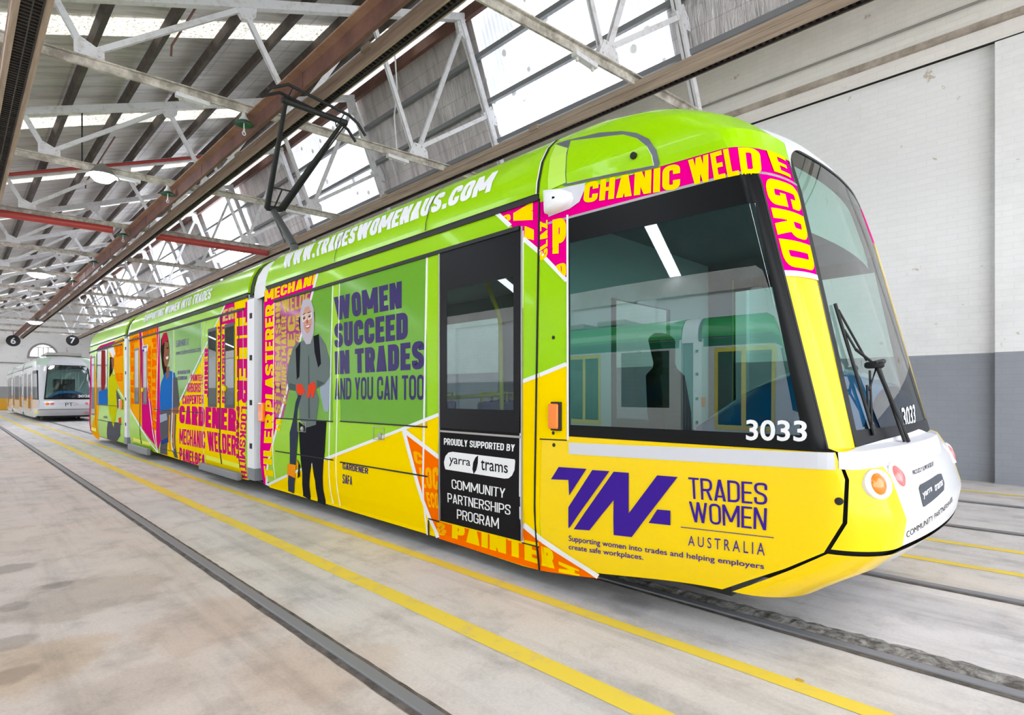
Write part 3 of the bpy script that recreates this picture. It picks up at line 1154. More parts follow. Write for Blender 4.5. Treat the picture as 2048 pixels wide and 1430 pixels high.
# ------------------------------------------------------------------ floor lines and rails
LINES = [(2.10, 0.13, 'yellow floor line nearest the camera'),
         (2.77, 0.10, 'yellow floor line running closest along the wrapped tram, on the camera side'),
         (5.65, 0.11, 'yellow floor line just beyond the wrapped tram, on its far side'),
         (6.45, 0.11, 'second yellow floor line beyond the wrapped tram'),
         (10.05, 0.11, 'yellow floor line along the foot of the brick wall')]
for y, wd, lab in LINES:
    b = MB()
    xs = np.linspace(XE, XF, 140)
    rows = [[(x, y - wd / 2 + random.uniform(-.004, .004), 0.002), (x, y + wd / 2 + random.uniform(-.004, .004), 0.002)] for x in xs]
    o = b.grid(rows).build('floor_line', M_YLINE)
    o['kind'] = 'structure'
    o['label'] = lab
RAILS = [(1.43, 'bare tram rail in the foreground, nearest the camera'),
         (3.39, 'tram rail under the near side of the wrapped tram'),
         (4.9, 'tram rail under the far side of the wrapped tram'),
         (7.27, 'tram rail of the empty track by the wall, nearer rail'),
         (9.02, 'tram rail of the empty track by the wall, farther rail'),
         (-6.4, 'tram rail under the parked tram behind the camera, nearer'),
         (-7.9, 'tram rail under the parked tram behind the camera, farther')]
for i, (y, lab) in enumerate(RAILS):
    root = empty('tram_rail', (0, y, 0))
    MB().box(XE + .4, XF, -0.03, 0.035, -0.03, 0.014).build('rail_head', M_RAIL, root, bevel=0.004)
    b = MB()
    xs = np.linspace(XE + .4, XF, 900)
    rows = [[(x, -0.062 - random.uniform(0, .006), 0.0035), (x, 0.06 + random.uniform(0, .006), 0.0035)] for x in xs]
    b.grid(rows)
    b.build('flangeway', M_GROOVE, root)
    tag(root, lab, 'rail', 'tram rails set in the floor')
# broken concrete beside the rail in front of the tram
b = MB()
xs = np.linspace(-2.4, 2.0, 130)
rows = []
for x in xs:
    wd = 0.07 + 0.07 * max(0, math.sin((x + 2.4) * 1.05)) + random.uniform(0, 0.035)
    rows.append([(x, 3.45, 0.004), (x, 3.45 + wd * 0.5, 0.012 + random.uniform(0, .012)), (x, 3.45 + wd, 0.0045)])
o = b.grid(rows).build('broken_concrete', worn('crumbled_concrete', (172, 168, 164), (92, 88, 84), 16, 0.8, 0, 0.8))
tag(o, 'dark crumbling concrete edge along the rail in front of the wrapped tram', 'rubble', None, 'stuff')


def debris(u, v, m, label, s, name):
    x, y = on_z(u, v, 0.0)
    b = MB()
    pts = [(math.cos(a) * s * random.uniform(.6, 1.0), math.sin(a) * s * 0.6 * random.uniform(.6, 1.0)) for a in [2 * math.pi * i / 9 for i in range(9)]]
    b.prism(pts, lambda p, q: (p[0], p[1], 0.0 if q == 0 else s * 0.3))
    o = b.build(name, m)
    o.location = (x, y, 0.001)
    tag(o, label, 'debris')


debris(1934, 958, mat('brick_red', (196, 128, 104), 0.8), 'small broken red brick piece lying at the foot of the wall', 0.14, 'brick_fragment')
debris(1599, 1362, mat('dry_leaf', (214, 176, 70), 0.7), 'tiny dry yellow leaf on the concrete in front of the tram', 0.022, 'dry_leaf')
debris(503, 1180, mat('dry_leaf', (214, 176, 70), 0.7), 'tiny tan leaf beside the near rail', 0.018, 'dry_leaf')

# ------------------------------------------------------------------ the tram body shape (local: x along the tram, y across, z up)
YC = 4.10          # centre line of the wrapped tram
HW = 1.25          # half width
XCAB = -2.605      # joint between saloon and cab
XWIN = -2.36       # rear edge of the cab side window
INS_Z = [0.18, 0.30, 0.45, 0.60, 2.70, 2.80, 2.95, 3.07, 3.15, 3.21, 3.25, 3.28, 3.30]
INS_Y = [0.06, 0.03, 0.008, 0.0, 0.0, 0.01, 0.05, 0.12, 0.20, 0.31, 0.45, 0.65, 0.95]
CAB_Z = [0.18, 0.30, 0.45, 0.60, 0.75, 0.95, 1.075, 1.09, 2.45, 2.76, 2.85, 2.95, 3.07, 3.15, 3.21, 3.25, 3.28, 3.30]
CAB_F = [-.95, -.83, -.66, -.55, -.52, -.58, -.66, -.72, -1.03, -1.11, -1.17, -1.26, -1.43, -1.65, -1.90, -2.15, -2.45, -2.70]
CAB_B = [.05, .05, .06, .06, .07, .07, .07, .06, .06, .07, .10, .12, .14, .16, .18, .18, .15, .10]
CAB_RX = [.30, .30, .30, .27, .27, .24, .18, .15, .16, .22, .30, .36, .42, .48, .50, .45, .30, .15]
CAB_RY = [.35, .35, .33, .30, .30, .28, .25, .22, .38, .42, .45, .48, .50, .50, .50, .45, .30, .15]


def inset(z):
    return float(np.interp(z, INS_Z, INS_Y))


def taper(x):
    return 0.09 * max(0.0, min(1.0, (x - XCAB) / 1.9)) ** 1.5 if x > XCAB else 0.0


def cab_params(z):
    F = float(np.interp(z, CAB_Z, CAB_F))
    B = float(np.interp(z, CAB_Z, CAB_B))
    rx = float(np.interp(z, CAB_Z, CAB_RX))
    ry = float(np.interp(z, CAB_Z, CAB_RY))
    return F, B, rx, ry, F - B - rx


def rise(x):
    """the skirt of the cab lifts towards the nose"""
    q = max(0.0, min(1.0, (x - XCAB) / 1.3))
    return 0.115 * q * q * (3 - 2 * q)


def lifted(x, z):
    return z + rise(x) * max(0.0, 1 - (z - 0.18) / 0.40)


def unlifted(x, z):
    R = rise(x)
    if z >= 0.58:
        return z
    return max(0.18, (z - R * (1 + 0.18 / 0.40)) / (1 - R / 0.40))


def cab_pt(s, z, off=0.0):
    p = cab_raw(s, z, off)
    return (p[0], p[1], lifted(p[0], z))


def cab_raw(s, z, off=0.0):
    """point on the cab skin; s 0..1 side, 1..2 corner, 2..3 front up to the centre line, mirrored beyond; off moves inwards"""
    if s > 3.0:
        p = cab_raw(6.0 - s, z, off)
        return (p[0], -p[1], p[2])
    F, B, rx, ry, Xs = cab_params(z)
    y0 = -HW + inset(z)
    if s <= 1.0:
        if s < 0.12:
            x = XCAB + (XWIN - XCAB) * s / 0.12
        else:
            x = XWIN + (Xs - XWIN) * (s - 0.12) / 0.88
        return (x, y0 + taper(x) + off, z)
    yb = y0 + taper(Xs)
    if s <= 2.0:
        a = (s - 1.0) * math.pi / 2
        x, y = Xs + rx * math.sin(a), yb + ry * (1 - math.cos(a))
        return (x - off * math.sin(a), y + off * math.cos(a), z)
    y2 = yb + ry
    y = y2 * (3.0 - s)
    k = (y / y2) if abs(y2) > 1e-6 else 0
    return (F - B * k * k - off, y, z)


def side_y(x, z):
    if x <= XCAB:
        return -HW + inset(z)
    z = unlifted(x, z)
    F, B, rx, ry, Xs = cab_params(z)
    y0 = -HW + inset(z)
    if x <= Xs:
        return y0 + taper(x)
    q = min(1.0, (x - Xs) / rx)
    return y0 + taper(Xs) + ry * (1 - math.sqrt(max(0.0, 1 - q * q)))


def front_x(y, z):
    z = unlifted(-0.9, z)
    F, B, rx, ry, Xs = cab_params(z)
    y2 = -HW + inset(z) + taper(Xs) + ry
    a = -abs(y)
    if a >= y2:
        return F - B * (a / y2) ** 2
    q = min(1.0, (y2 - a) / ry)
    return Xs + rx * math.sqrt(max(0.0, 1 - q * q))


def SP(u, v):
    """where a picture ray meets the near flank of the wrapped tram"""
    Y = YC - HW
    for _ in range(12):
        x, z = on_y(u, v, Y)
        z = min(z, 3.29)
        Y = 0.5 * Y + 0.5 * (YC + side_y(min(x, -0.6), z))
    return (x, z)


def FP(u, v):
    """where a picture ray meets the front of the wrapped tram: (y local, z)"""
    r = ray(u, v)
    prev = None
    x = -0.30
    while x > -1.6:
        k = x / r[0]
        y, z = r[1] * k - YC, CAMH + r[2] * k
        f = x - front_x(max(-1.24, min(1.24, y)), max(0.19, min(3.25, z)))
        if f <= 0 and abs(y) < 1.26:
            if prev is None:
                return (y, z)
            t = prev[0] / (prev[0] - f)
            return (prev[1] + (y - prev[1]) * t, prev[2] + (z - prev[2]) * t)
        prev = (f, y, z)
        x -= 0.004
    return (y, z)


def flat_side(P, off):
    return [(x, side_y(x, z) - off * (2.4 if x > XCAB + .001 or z > 2.68 else 1.0), z) for x, z in P]


def flat_front(P, off):
    return [(front_x(y, z) + off * 2.6, y, z) for y, z in P]


FILM = 0.0008
STACK = [0]


def lift():
    """each film lies a hair above the one stuck on before it"""
    STACK[0] = (STACK[0] + 1) % 24
    return STACK[0] * 0.00003



def fit_split(V, F, mapper):
    """cut a flat film along the creases of the panel it lies on"""
    if mapper is flat_side:
        xs, ys = [p[0] for p in V], [p[1] for p in V]
        zc = [z for z in INS_Z + [1.09, 2.45] if min(ys) < z < max(ys)]
        xc = []
        if max(xs) > XCAB:
            k = XCAB
            while k < max(xs):
                if k > min(xs):
                    xc.append(k)
                k += 0.16 if k < -1.1 else 0.04
            if max(ys) - min(ys) > .12:
                zc += [min(ys) + (max(ys) - min(ys)) * q / 6 for q in range(1, 6)]
        if not xc and not zc:
            return V, F
        bm = bmesh.new()
        vs = [bm.verts.new((p[0], p[1], 0)) for p in V]
        for f in F:
            try:
                bm.faces.new([vs[i] for i in f])
            except ValueError:
                pass
        for z in zc:
            bmesh.ops.bisect_plane(bm, geom=bm.verts[:] + bm.edges[:] + bm.faces[:], plane_co=(0, z, 0), plane_no=(0, 1, 0))
        for x in xc:
            bmesh.ops.bisect_plane(bm, geom=bm.verts[:] + bm.edges[:] + bm.faces[:], plane_co=(x, 0, 0), plane_no=(1, 0, 0))
        bm.verts.index_update()
        V = [(v.co.x, v.co.y) for v in bm.verts]
        F = [tuple(v.index for v in f.verts) for f in bm.faces]
        bm.free()
    return V, F


def film(name, items, parent, mapper=flat_side, pt=None, nx=0, ny=0):
    """thin vinyl film: items = (outline in picture points or plain points, material, layer)"""
    one = name == 'printed_portrait'
    b, mats, o = MB(), [], None
    for poly, m, layer in items:
        P = [pt(*p) for p in poly] if pt else poly
        V, F = triangulate(P)
        V, F = split2d(V, F, nx, ny)
        V, F = fit_split(V, F, mapper)
        if not one:
            o = MB().add(mapper(V, layer * FILM + lift()), F).build(name, m, parent, recalc=False)
            continue
        if m not in mats:
            mats.append(m)
        b.add(mapper(V, layer * FILM + lift()), F, mats.index(m))
    return b.build(name, mats, parent, recalc=False) if one else o


def line_poly(a, c, w):
    a, c = Vector(a), Vector(c)
    d = (c - a).normalized()
    n = Vector((-d.y, d.x)) * w / 2
    return [tuple(a + n), tuple(c + n), tuple(c - n), tuple(a - n)]


def lettering(items, parent, mapper=flat_side, pt=SP, name='lettering'):
    """items = (text, four corners, material, layer, style)"""
    for s, q, m, layer, style in items:
        if style[0] == 'h':
            V, F = heavy_text(s, style[1] if len(style) > 1 else 0.19)
        else:
            V, F, _ = font_text(s, style[1] if len(style) > 1 else 0.0, style[2] if len(style) > 2 else 1.0)
        Q = [pt(*p) for p in q] if pt else q
        b = MB()
        up = 0.4 * FILM + lift() * 0.4
        levels = sorted(set(p[2] if len(p) > 2 else 0 for p in V))
        for lv in levels:                      # overlapping strokes of a letter lie a hair above one another
            idx = [i for i, p in enumerate(V) if (p[2] if len(p) > 2 else 0) == lv]
            mp = {i: k for k, i in enumerate(idx)}
            V1 = [(V[i][0], V[i][1]) for i in idx]
            F1 = [tuple(mp[i] for i in f) for f in F if f[0] in mp]
            if len(style) > 3 and style[3]:
                V1, F1 = split2d(V1, F1, style[3][0], style[3][1])
            P = [bilerp(Q, a, c) for a, c in V1]
            P, F1 = fit_split(P, F1, mapper)
            b.add(mapper(P, layer * FILM + up + lv * 0.00009), F1)
        b.build(name, m, parent, recalc=False)


def zrange(z0, z1, extra=(), step=0.12):
    zs = [z0, z1] + [z for z in list(CAB_Z) + list(INS_Z) + list(extra) if z0 < z < z1]
    zs = sorted(set(round(z, 4) for z in zs))
    out = [zs[0]]
    for a, c in zip(zs[:-1], zs[1:]):
        n = max(1, int((c - a) / step))
        out += [a + (c - a) * (i + 1) / n for i in range(n)]
    return out


def cab_part(name, mats, parent, pieces, smooth=40):
    """a cab panel and its twin on the far side, each a part of its own; returns the near one"""
    out = []
    for side in ((0,), (1,)):
        b = MB()
        if side[0] and mats is GL_SIDE:
            mats = GL_CLEAR
        for p in pieces:
            cab_skin(b, *p[:4], ns=p[4], mi=p[5], off=p[6] if len(p) > 6 else 0.0, both=side, step=p[7] if len(p) > 7 else .12)
        par = parent if not isinstance(parent, list) else parent[side[0]]
        out.append(b.build(name, mats, par, smooth=smooth))
    return out


def cab_skin(b, s0, s1, z0, z1, ns=12, mi=0, off=0.0, both=True, extra=(), step=0.12):
    f0 = s0 if callable(s0) else (lambda z: s0)
    f1 = s1 if callable(s1) else (lambda z: s1)
    for side in (both if isinstance(both, tuple) else (0, 1) if both else (0,)):
        rows = []
        for z in zrange(z0, z1, extra, step):
            a, c = f0(z), f1(z)
            r = []
            for i in range(ns + 1):
                s = a + (c - a) * i / ns
                p = cab_pt(s, z, off)
                r.append((p[0], -p[1] if side else p[1], p[2]))
            rows.append(r)
        b.grid(rows, mi)
    return b


def seam(z):
    return float(np.interp(z, [0.18, 0.32, 0.46, 0.6, 0.72, 0.84, 0.95, 1.075], [0.96, 0.99, 1.01, 1.07, 1.18, 1.27, 1.33, 1.36]))


def wall_panel(b, x0, x1, z0, z1, side=-1, mi=0):
    rows = []
    for z in zrange(z0, z1, (), 1.0):
        y = (HW - inset(z)) * side
        rows.append([(x0, y, z), (x1, y, z)])
    b.grid(rows, mi)


def pierced_wall(b, x0, x1, z0, z1, holes, side=-1, mi=0):
    xs = sorted(set([x0, x1] + [h[0] for h in holes] + [h[1] for h in holes]))
    for a, c in zip(xs[:-1], xs[1:]):
        mid = (a + c) / 2
        hs = sorted([h for h in holes if h[0] < mid < h[1]], key=lambda h: h[2])
        z = z0
        for h in hs:
            wall_panel(b, a, c, z, h[2], side, mi)
            z = h[3]
        wall_panel(b, a, c, z, z1, side, mi)


def pane(b, x0, x1, z0, z1, side=-1, off=0.004, mi=0):
    y = (HW + off) * side
    b.add([(x0, y, z0), (x1, y, z0), (x1, y, z1), (x0, y, z1)], [(0, 1, 2, 3)], mi)


def border(b, x0, x1, z0, z1, w, side=-1, off=0.006, mi=0):
    """opaque printed border round a pane; w = left, right, bottom, top"""
    l, r, bo, t = w
    for a, c, d, e in ((x0, x0 + l, z0, z1), (x1 - r, x1, z0, z1), (x0 + l, x1 - r, z0, z0 + bo), (x0 + l, x1 - r, z1 - t, z1)):
        if c - a > 1e-4 and e - d > 1e-4:
            pane(b, a, c, d, e, side, off, mi)


CARS = [(-7.354, XCAB), (-15.12, -7.95), (-20.15, -15.58)]


def roof_shell(b, x0, x1, mi=0, cap=True):
    zs = zrange(2.72, 3.30, (), 0.04)
    nx = max(2, int((x1 - x0) / 0.6))
    for side in (-1, 1):
        rows = []
        for z in zs:
            y = (HW - inset(z)) * side
            rows.append([(x0 + (x1 - x0) * i / nx, y, z) for i in range(nx + 1)])
        b.grid(rows, mi)
    yt = HW - inset(3.30)
    b.add([(x0, -yt, 3.3), (x1, -yt, 3.3), (x1, yt, 3.3), (x0, yt, 3.3)], [(0, 1, 2, 3)], mi)
    if cap:
        for x in (x0, x1):
            prof = [(x, -(HW - inset(z)), z) for z in zs] + [(x, (HW - inset(z)), z) for z in reversed(zs)]
            b.add(prof, [tuple(range(len(prof)))], mi)


def build_tram(root, near_holes, skin_low, skin_high, roof_m, nose_corner, nose_front, front_roof, pillar_m, far_m, band_m, detail=True):
    """body, glazing, cab and running gear shared by all the trams of this class; returns the named parts"""
    out = {}
    # --- saloon bodies
    for i, (x0, x1) in enumerate(CARS):
        b = MB()
        pierced_wall(b, x0, x1, 0.18, 2.70, near_holes[i], -1, 0)
        far_holes = near_holes[i] if i else near_holes[i] + [(x0 + 0.35, x0 + 1.7, 1.0, 2.4)]
        pierced_wall(b, x0, x1, 0.18, 2.70, far_holes, 1, 1)
        b.add([(x0, -HW + .06, .3), (x1, -HW + .06, .3), (x1, HW - .06, .3), (x0, HW - .06, .3)], [(0, 1, 2, 3)], 2)
        b.add([(x0, -HW, 2.69), (x1, -HW, 2.69), (x1, HW, 2.69), (x0, HW, 2.69)], [(0, 1, 2, 3)], 2)
        ends = [x0, x1] if i else [x0]
        for x in ends:
            b.add([(x, -HW + .03, .22), (x, HW - .03, .22), (x, HW - .01, 2.70), (x, -HW + .01, 2.70)], [(0, 1, 2, 3)], 2)
        out['body%d' % i] = b.build('saloon_body', [skin_high, far_m, M_INT], root, smooth=35)
        b = MB()
        roof_shell(b, x0, x1)
        out['roof%d' % i] = b.build('roof_fairing', roof_m, root, smooth=35)
        for side in (-1, 1):
            b = MB().box(x0 + 0.02, x1 - 0.02, min(side * HW, side * (HW - .02)), max(side * HW, side * (HW - .02)), 2.695, 2.725)
            b.build('gutter_gap', DARKGAP, root)
    # --- gangways
    for (xa, xb) in ((-7.95, -7.354), (-15.58, -15.12)):
        for side in (-1, 1):
            b = MB()
            b.box(xa - .0, xa + .24, min(side * (HW + .004), side * (HW - .10)), max(side * (HW + .004), side * (HW - .10)), 0.36, 2.62)
            for zz in (0.62, 1.2, 1.8, 2.36):
                b.box(xa + .10, xa + .17, min(side * (HW + .012), side * HW), max(side * (HW + .012), side * HW), zz, zz + .07, 1)
            b.box(xa - .0, xa + .26, min(side * (HW + .006), side * (HW - .10)), max(side * (HW + .006), side * (HW - .10)), 0.20, 0.36, 2)
            b.build('gangway_frame', [WHT, DARKGAP, GREYP], root)
        b = MB()
        nb = 10
        rows = []
        prof = [(-HW + .12, .3), (-HW + .10, 2.6), (-HW + .5, 2.75), (HW - .5, 2.75), (HW - .10, 2.6), (HW - .12, .3)]
        for j in range(nb + 1):
            x = xa + .2 + (xb - xa - .18) * j / nb
            k = 0.05 if j % 2 else 0.0
            rows.append([(x, y * (1 - k), z) for y, z in prof])
        b.grid(rows)
        b.build('bellows', GREYP, root)
        b = MB()
        rows = []
        for x, d in ((xa + .10, 0.07), (xa + .14, .035), (xb - .06, .02), (xb - .01, .03)):
            rows.append([(x, -(HW - inset(z) - d), z - d * .4) for z in zrange(2.62, 3.28, (), .05)])
        b.grid(rows)
        rows = [[(p[0], -p[1], p[2]) for p in r] for r in rows]
        b.grid(rows)
        b.add([(xa + .1, -.55, 3.2), (xb, -.55, 3.2), (xb, .55, 3.2), (xa + .1, .55, 3.2)], [(0, 1, 2, 3)])
        b.build('gangway_cowl', WHT, root, smooth=40)
        b = MB()
        rows = [[(x, -(HW - inset(z) - .03), z) for z in zrange(2.66, 3.28, (), .05)] for x in (xa - .0, xa + .11)]
        b.grid(rows)
        b.build('cowl_gap', M_RUBBER, root)
    # --- running gear
    b = MB()
    for xc in (-4.6, -11.5, -18.0):
        b.box(xc - 1.4, xc + 1.4, -1.0, 1.0, 0.14, 0.3)
    b.box(-20.0, -1.4, -0.95, 0.95, 0.2, 0.31)
    b.build('underframe', M_RUBBER, root)
    for xc in (-4.6, -11.5, -18.0):
        for dx in (-0.75, 0.75):
            for yy in (-0.75, 0.75):
                MB().lathe([(0.1, -.06), (0.285, -.05), (0.285, .03), (0.29, .05), (0.1, .06)], (xc + dx, yy, 0.315), 'y', 24).build('wheel', M_IRON, root, smooth=40)
    # --- cab shell
    PL = 1.36                                  # edge between side window and windscreen pillar
    cab = lambda nm, m, pcs, sm=40, par=None: cab_part(nm, m, par or root, pcs, sm)
    out['cab_low'] = cab('cab_side_panel', skin_low, [(0.0, lambda z: seam(z) - .015, 0.18, 1.075, 32, 0)])[0]
    b = MB()
    cab_skin(b, lambda z: seam(z) + .03, 2.02, 0.62, 1.09, 12, 0)
    cab_skin(b, 2.02, 3.0, 0.62, 1.09, 12, 1)
    out['nose'] = b.build('nose_panel', [nose_corner, nose_front], root, smooth=40)
    b = MB()
    cab_skin(b, lambda z: seam(z) + .03, 2.02, 0.18, 0.597, 12, 0)
    cab_skin(b, 2.02, 3.0, 0.18, 0.597, 12, 1)
    out['bumper'] = b.build('bumper', [nose_corner, nose_front], root, smooth=40)
    b = MB()
    cab_skin(b, 0.0, 3.0, 0.34, 1.07, 30, 0, 0.035)
    ring = [cab_pt(6.0 * i / 60, 0.34, .036) for i in range(61)]
    b.add(ring, [tuple(range(len(ring)))])
    out['inner'] = b.build('nose_backing', DARKGAP, root, smooth=40)
    out['post'] = cab('cab_post', skin_high, [(0.0, 0.12, 1.075, 2.49, 4, 0)])[0]
    out['band'] = cab('cab_cornice', band_m, [(0.0, 2.0, 2.49, 2.76, 40, 0, 0, .05)])[0]
    b = MB()
    cab_skin(b, 0.0, 2.0, 2.76, 3.30, 26, 0, 0, True, (), .03)
    cab_skin(b, 2.0, 3.0, 2.76, 3.30, 12, 1, 0, True, (), .03)
    ring = [cab_pt(6.0 * i / 60, 3.30) for i in range(61)]
    b.add(ring, [tuple(range(len(ring)))], 0)
    out['dome'] = b.build('cab_roof', [roof_m, front_roof], root, smooth=50)
    out['pillar'] = cab('windscreen_pillar', pillar_m, [(PL, 2.0, 1.09, 2.49, 12, 0)])[0]
    cw = cab('cab_side_window', GL_SIDE, [(0.12, 0.98, 1.09, 2.49, 16, 0), (0.98, PL, 1.09, 2.49, 10, 0)], 60)
    out['cab_window'] = cw[0]
    # printed black borders
    off = -0.004
    lf = lambda z: float(np.interp(z, [1.09, 2.49], [0.98, 1.22]))
    cab('glass_border', FRIT, [(0.12, 0.135, 1.075, 2.49, 2, 0, off), (0.12, 0.98, 1.075, 1.15, 20, 0, off), (0.98, PL, 1.075, 1.15, 10, 0, off),
                               (0.12, 0.98, 2.33, 2.49, 20, 0, off), (0.98, PL, 2.33, 2.49, 10, 0, off), (lf, PL, 1.09, 2.49, 10, 0, off)], 60, cw)
    b = MB()
    cab_skin(b, 2.0, 3.0, 1.09, 2.76, 20, 0)
    ws = b.build('windscreen', GL_WIND, root, smooth=60)
    out['windscreen'] = ws
    b = MB()
    cab_skin(b, 1.985, 2.0, 1.09, 2.76, 2, 0, off)
    cab_skin(b, 2.0, 2.05, 1.09, 2.76, 1, 0, off)
    cab_skin(b, 2.05, 3.0, 1.09, 1.17, 19, 0, off)
    cab_skin(b, 2.0, 3.0, 2.745, 2.765, 20, 0, off)
    for i in range(24):                        # rounded upper corners of the glass
        z0, z1 = 2.76 - .18 * (1 - math.cos(i / 24 * math.pi / 2)), 2.76 - .18 * (1 - math.cos((i + 1) / 24 * math.pi / 2))
        s1 = 2.0 + 0.24 * (1 - math.sin((i + .5) / 24 * math.pi / 2))
        cab_skin(b, 2.0, s1, z1, z0, 3, 1, off * 1.5)
    b.build('glass_border', [FRIT, front_roof], ws, smooth=60)
    b = MB()
    cab_skin(b, 0.0, 2.0, 2.44, 2.8, 20, 0, .03)
    cab_skin(b, 1.40, 1.97, 1.09, 2.5, 6, 0, .02)
    cab_skin(b, 0.0, 0.12, 1.09, 2.5, 2, 0, .02)
    b.build('cab_trim', M_INT_D, root, smooth=40)
    # --- cab fittings
    b = MB()
    b.prism([(-1.18, .35), (-.45, .35), (-.45, 2.1), (.45, 2.1), (.45, .35), (1.18, .35), (1.18, 2.68), (-1.18, 2.68)], lambda p, q: (-2.62 + .04 * q, p[0], p[1]))
    b.build('cab_partition', M_INT, root)
    MB().add([(-2.6, -1.2, .45), (-1.0, -1.12, .45), (-1.0, 1.12, .45), (-2.6, 1.2, .45)], [(0, 1, 2, 3)]).build('cab_floor', GREYP, root)
    MB().add([(-2.6, -1.2, 2.6), (-1.3, -1.05, 2.6), (-1.3, 1.05, 2.6), (-2.6, 1.2, 2.6)], [(0, 1, 2, 3)]).build('cab_ceiling', M_INT_D, root)
    # console: a swelling dash that rises towards the windscreen side
    b = MB()
    rows = []
    for i in range(13):
        x = -1.98 + 1.2 * i / 12
        top = 0.98 + 0.54 * math.sin(math.pi * min(1, (i + .3) / 12) * .72)
        r = []
        for j in range(17):
            a = -1 + 2 * j / 16
            y = 1.0 * a
            r.append((x if x < -.8 else -.8, y * (1 - 0.06 * i / 12), 0.9 + (top - 0.9) * (1 - abs(a) ** 3.0) + 0.0))
        rows.append(r)
    b.grid(rows)
    b.build('console', M_CONSOLE, root, smooth=60)
    b = MB()
    b.box(-2.3, -1.88, -0.22, 0.22, 0.86, 0.96)
    rows = []
    for z, w, t in ((0.95, .2, .07), (1.2, .22, .08), (1.5, .2, .07), (1.56, .12, .05), (1.6, .1, .05), (1.8, .13, .06), (1.84, .08, .03)):
        x = -2.3 - .12 * (z - .95)
        rows.append([(x - t, -w, z), (x + t, -w, z), (x + t, w, z), (x - t, w, z)])
    b.grid(rows, 0, True)
    b.box(-2.2, -2.0, -0.1, 0.1, 0.46, 0.88)
    b.build('driver_seat', M_RUBBER, root, bevel=0.02)
    return out


M_INT = mat('saloon_lining', (206, 210, 212), 0.45)
M_INT_D = mat('cab_lining', (120, 124, 128), 0.5)
M_CONSOLE = mat('blue_console', (36, 128, 204), 0.25, 0, 0.6)
M_SEATBLUE = mat('blue_seat', (30, 70, 130), 0.5)
M_POLE = mat('yellow_grab_pole', (250, 210, 0), 0.35)

# ------------------------------------------------------------------ the wrapped tram
tram = empty('tram', (0, YC, 0))
tag(tram, 'long lime, yellow and magenta wrapped tram number 3033 filling the picture', 'tram')
X = lambda u: SP(u, 788)[0]
z_sill, z_head = SP(960, 858)[1] - 0.01, SP(960, 478)[1] - .0
DOOR = (X(880), X(1045), z_sill, z_head)


def z6(x, y):
    return (160 + x / 3.1075, 540 + y / 3.1075)


def z3(x, y):
    return (515 + x / 3.108, 560 + y / 3.108)


def z4(x, y):
    return (1000 + x / 2.156, 650 + y / 2.156)


def z2(x, y):
    return (640 + x / 2.65, 540 + y / 2.65)


def hole6(xa, xb, yt, yb):
    a, t = SP(*z6(xa, yt))
    c, _ = SP(*z6(xb, yt))
    _, bz = SP(*z6(xa, yb))
    return (a, c, bz, t)


H2 = [hole6(340, 367, 490, 832), hole6(392, 418, 474, 835), hole6(797, 851, 368, 850), hole6(901, 963, 340, 857)]
H3 = [hole6(72, 92, 540, 900), hole6(107, 172, 500, 838)]
T = build_tram(tram, [[DOOR], H2, H3], YEL_G, LIME, LIME, YEL_G, WHT_G, LGREY, YEL_G, LGREY, MAG)
b1, b2, b3 = T['body0'], T['body1'], T['body2']

# door glass of the front car, with its printed border
b = MB()
pane(b, *DOOR)
dw = b.build('door_window', GL_DOOR, tram)
b = MB()
border(b, DOOR[0], DOOR[1], DOOR[2], DOOR[3], (X(892) - X(880) + .02, X(1045) - X(1028), .16, .34))
b.build('glass_border', FRIT, dw)
b = MB()
for x in (DOOR[0] - .004, DOOR[1] - .006):
    b.box(x, x + .012, -HW - .012, -HW, SP(900, 1042)[1], DOOR[3])
b.box(DOOR[0], DOOR[1], -HW - .01, -HW, z_sill - .035, z_sill - .02)
b.build('door_trim', SILV, dw)
for H in (H2, H3):
    for h in H:
        b = MB()
        pane(b, *h)
        p = b.build('door_window' if h is not H3[1] else 'side_window', GL_DARK, tram)
        b = MB()
        border(b, *h, (.03, .03, .05, .05))
        b.build('glass_border', FRIT, p)

# ---- front car: colour zones of the wrap
yel_top = [(535, 969), (653, 917), (806, 857), (879.5, 829.5)]
skirt = [(879, 1076), (857, 1069), (660, 1010), (540, 975)]
film('wrap_panel', [
    (yel_top + skirt, YEL, 1), ([(1046, 762), (1087, 746.5), (1087, 1142), (1046, 1132)], YEL, 1), ([(879, 1040), (1046.5, 1083), (1046.5, 1132), (879, 1077)], YEL, 1),
    ([(529, 583), (636, 546), (535, 970), (528, 968)], MAG, 1),
    ([(808, 863), (879, 911), (879, 1043), (1046, 1086), (1047, 1049), (1087, 1083), (1087, 1142), (1040, 1129), (878, 1077)], ORG, 2),
    ([(995, 424), (1087, 398), (1087, 512), (1047, 477)], MAG, 1),
    ([(550, 601), (624, 577), (566, 838), (551, 835)], MAG_D, 2),
    ([(626, 577), (664, 564), (665.6, 843), (567, 837)], LIME_D, 2),
    ([(679.6, 562), (852.5, 511), (854.6, 854), (681, 842)], LIME_D, 2),
    ([(820, 851), (854.6, 837), (854.6, 854)], YEL_D, 3),
    (line_poly((533, 970), (636, 545), 4), WHT, 3),
    (line_poly((535, 970), (653, 917), 5), WHT, 4), (line_poly((653, 917), (806, 858), 6), WHT, 4),
    (line_poly((806, 858), (878, 829), 7), WHT, 4), (line_poly((1046, 763), (1079, 750), 8), WHT, 4),
    (line_poly((807, 860), (879, 915), 8), WHT, 4), (line_poly((808, 862), (876, 1075), 7), WHT, 4),
    (line_poly((1047, 1049), (1079, 1076), 10), WHT, 4),
    (line_poly((992, 424), (1021, 452), 9), WHT, 3), (line_poly((1047, 477), (1079, 504), 9), WHT, 3),
    ([(880, 853), (1044, 865), (1045, 1083), (880, 1041)], BLK, 5),
], b1, pt=SP)
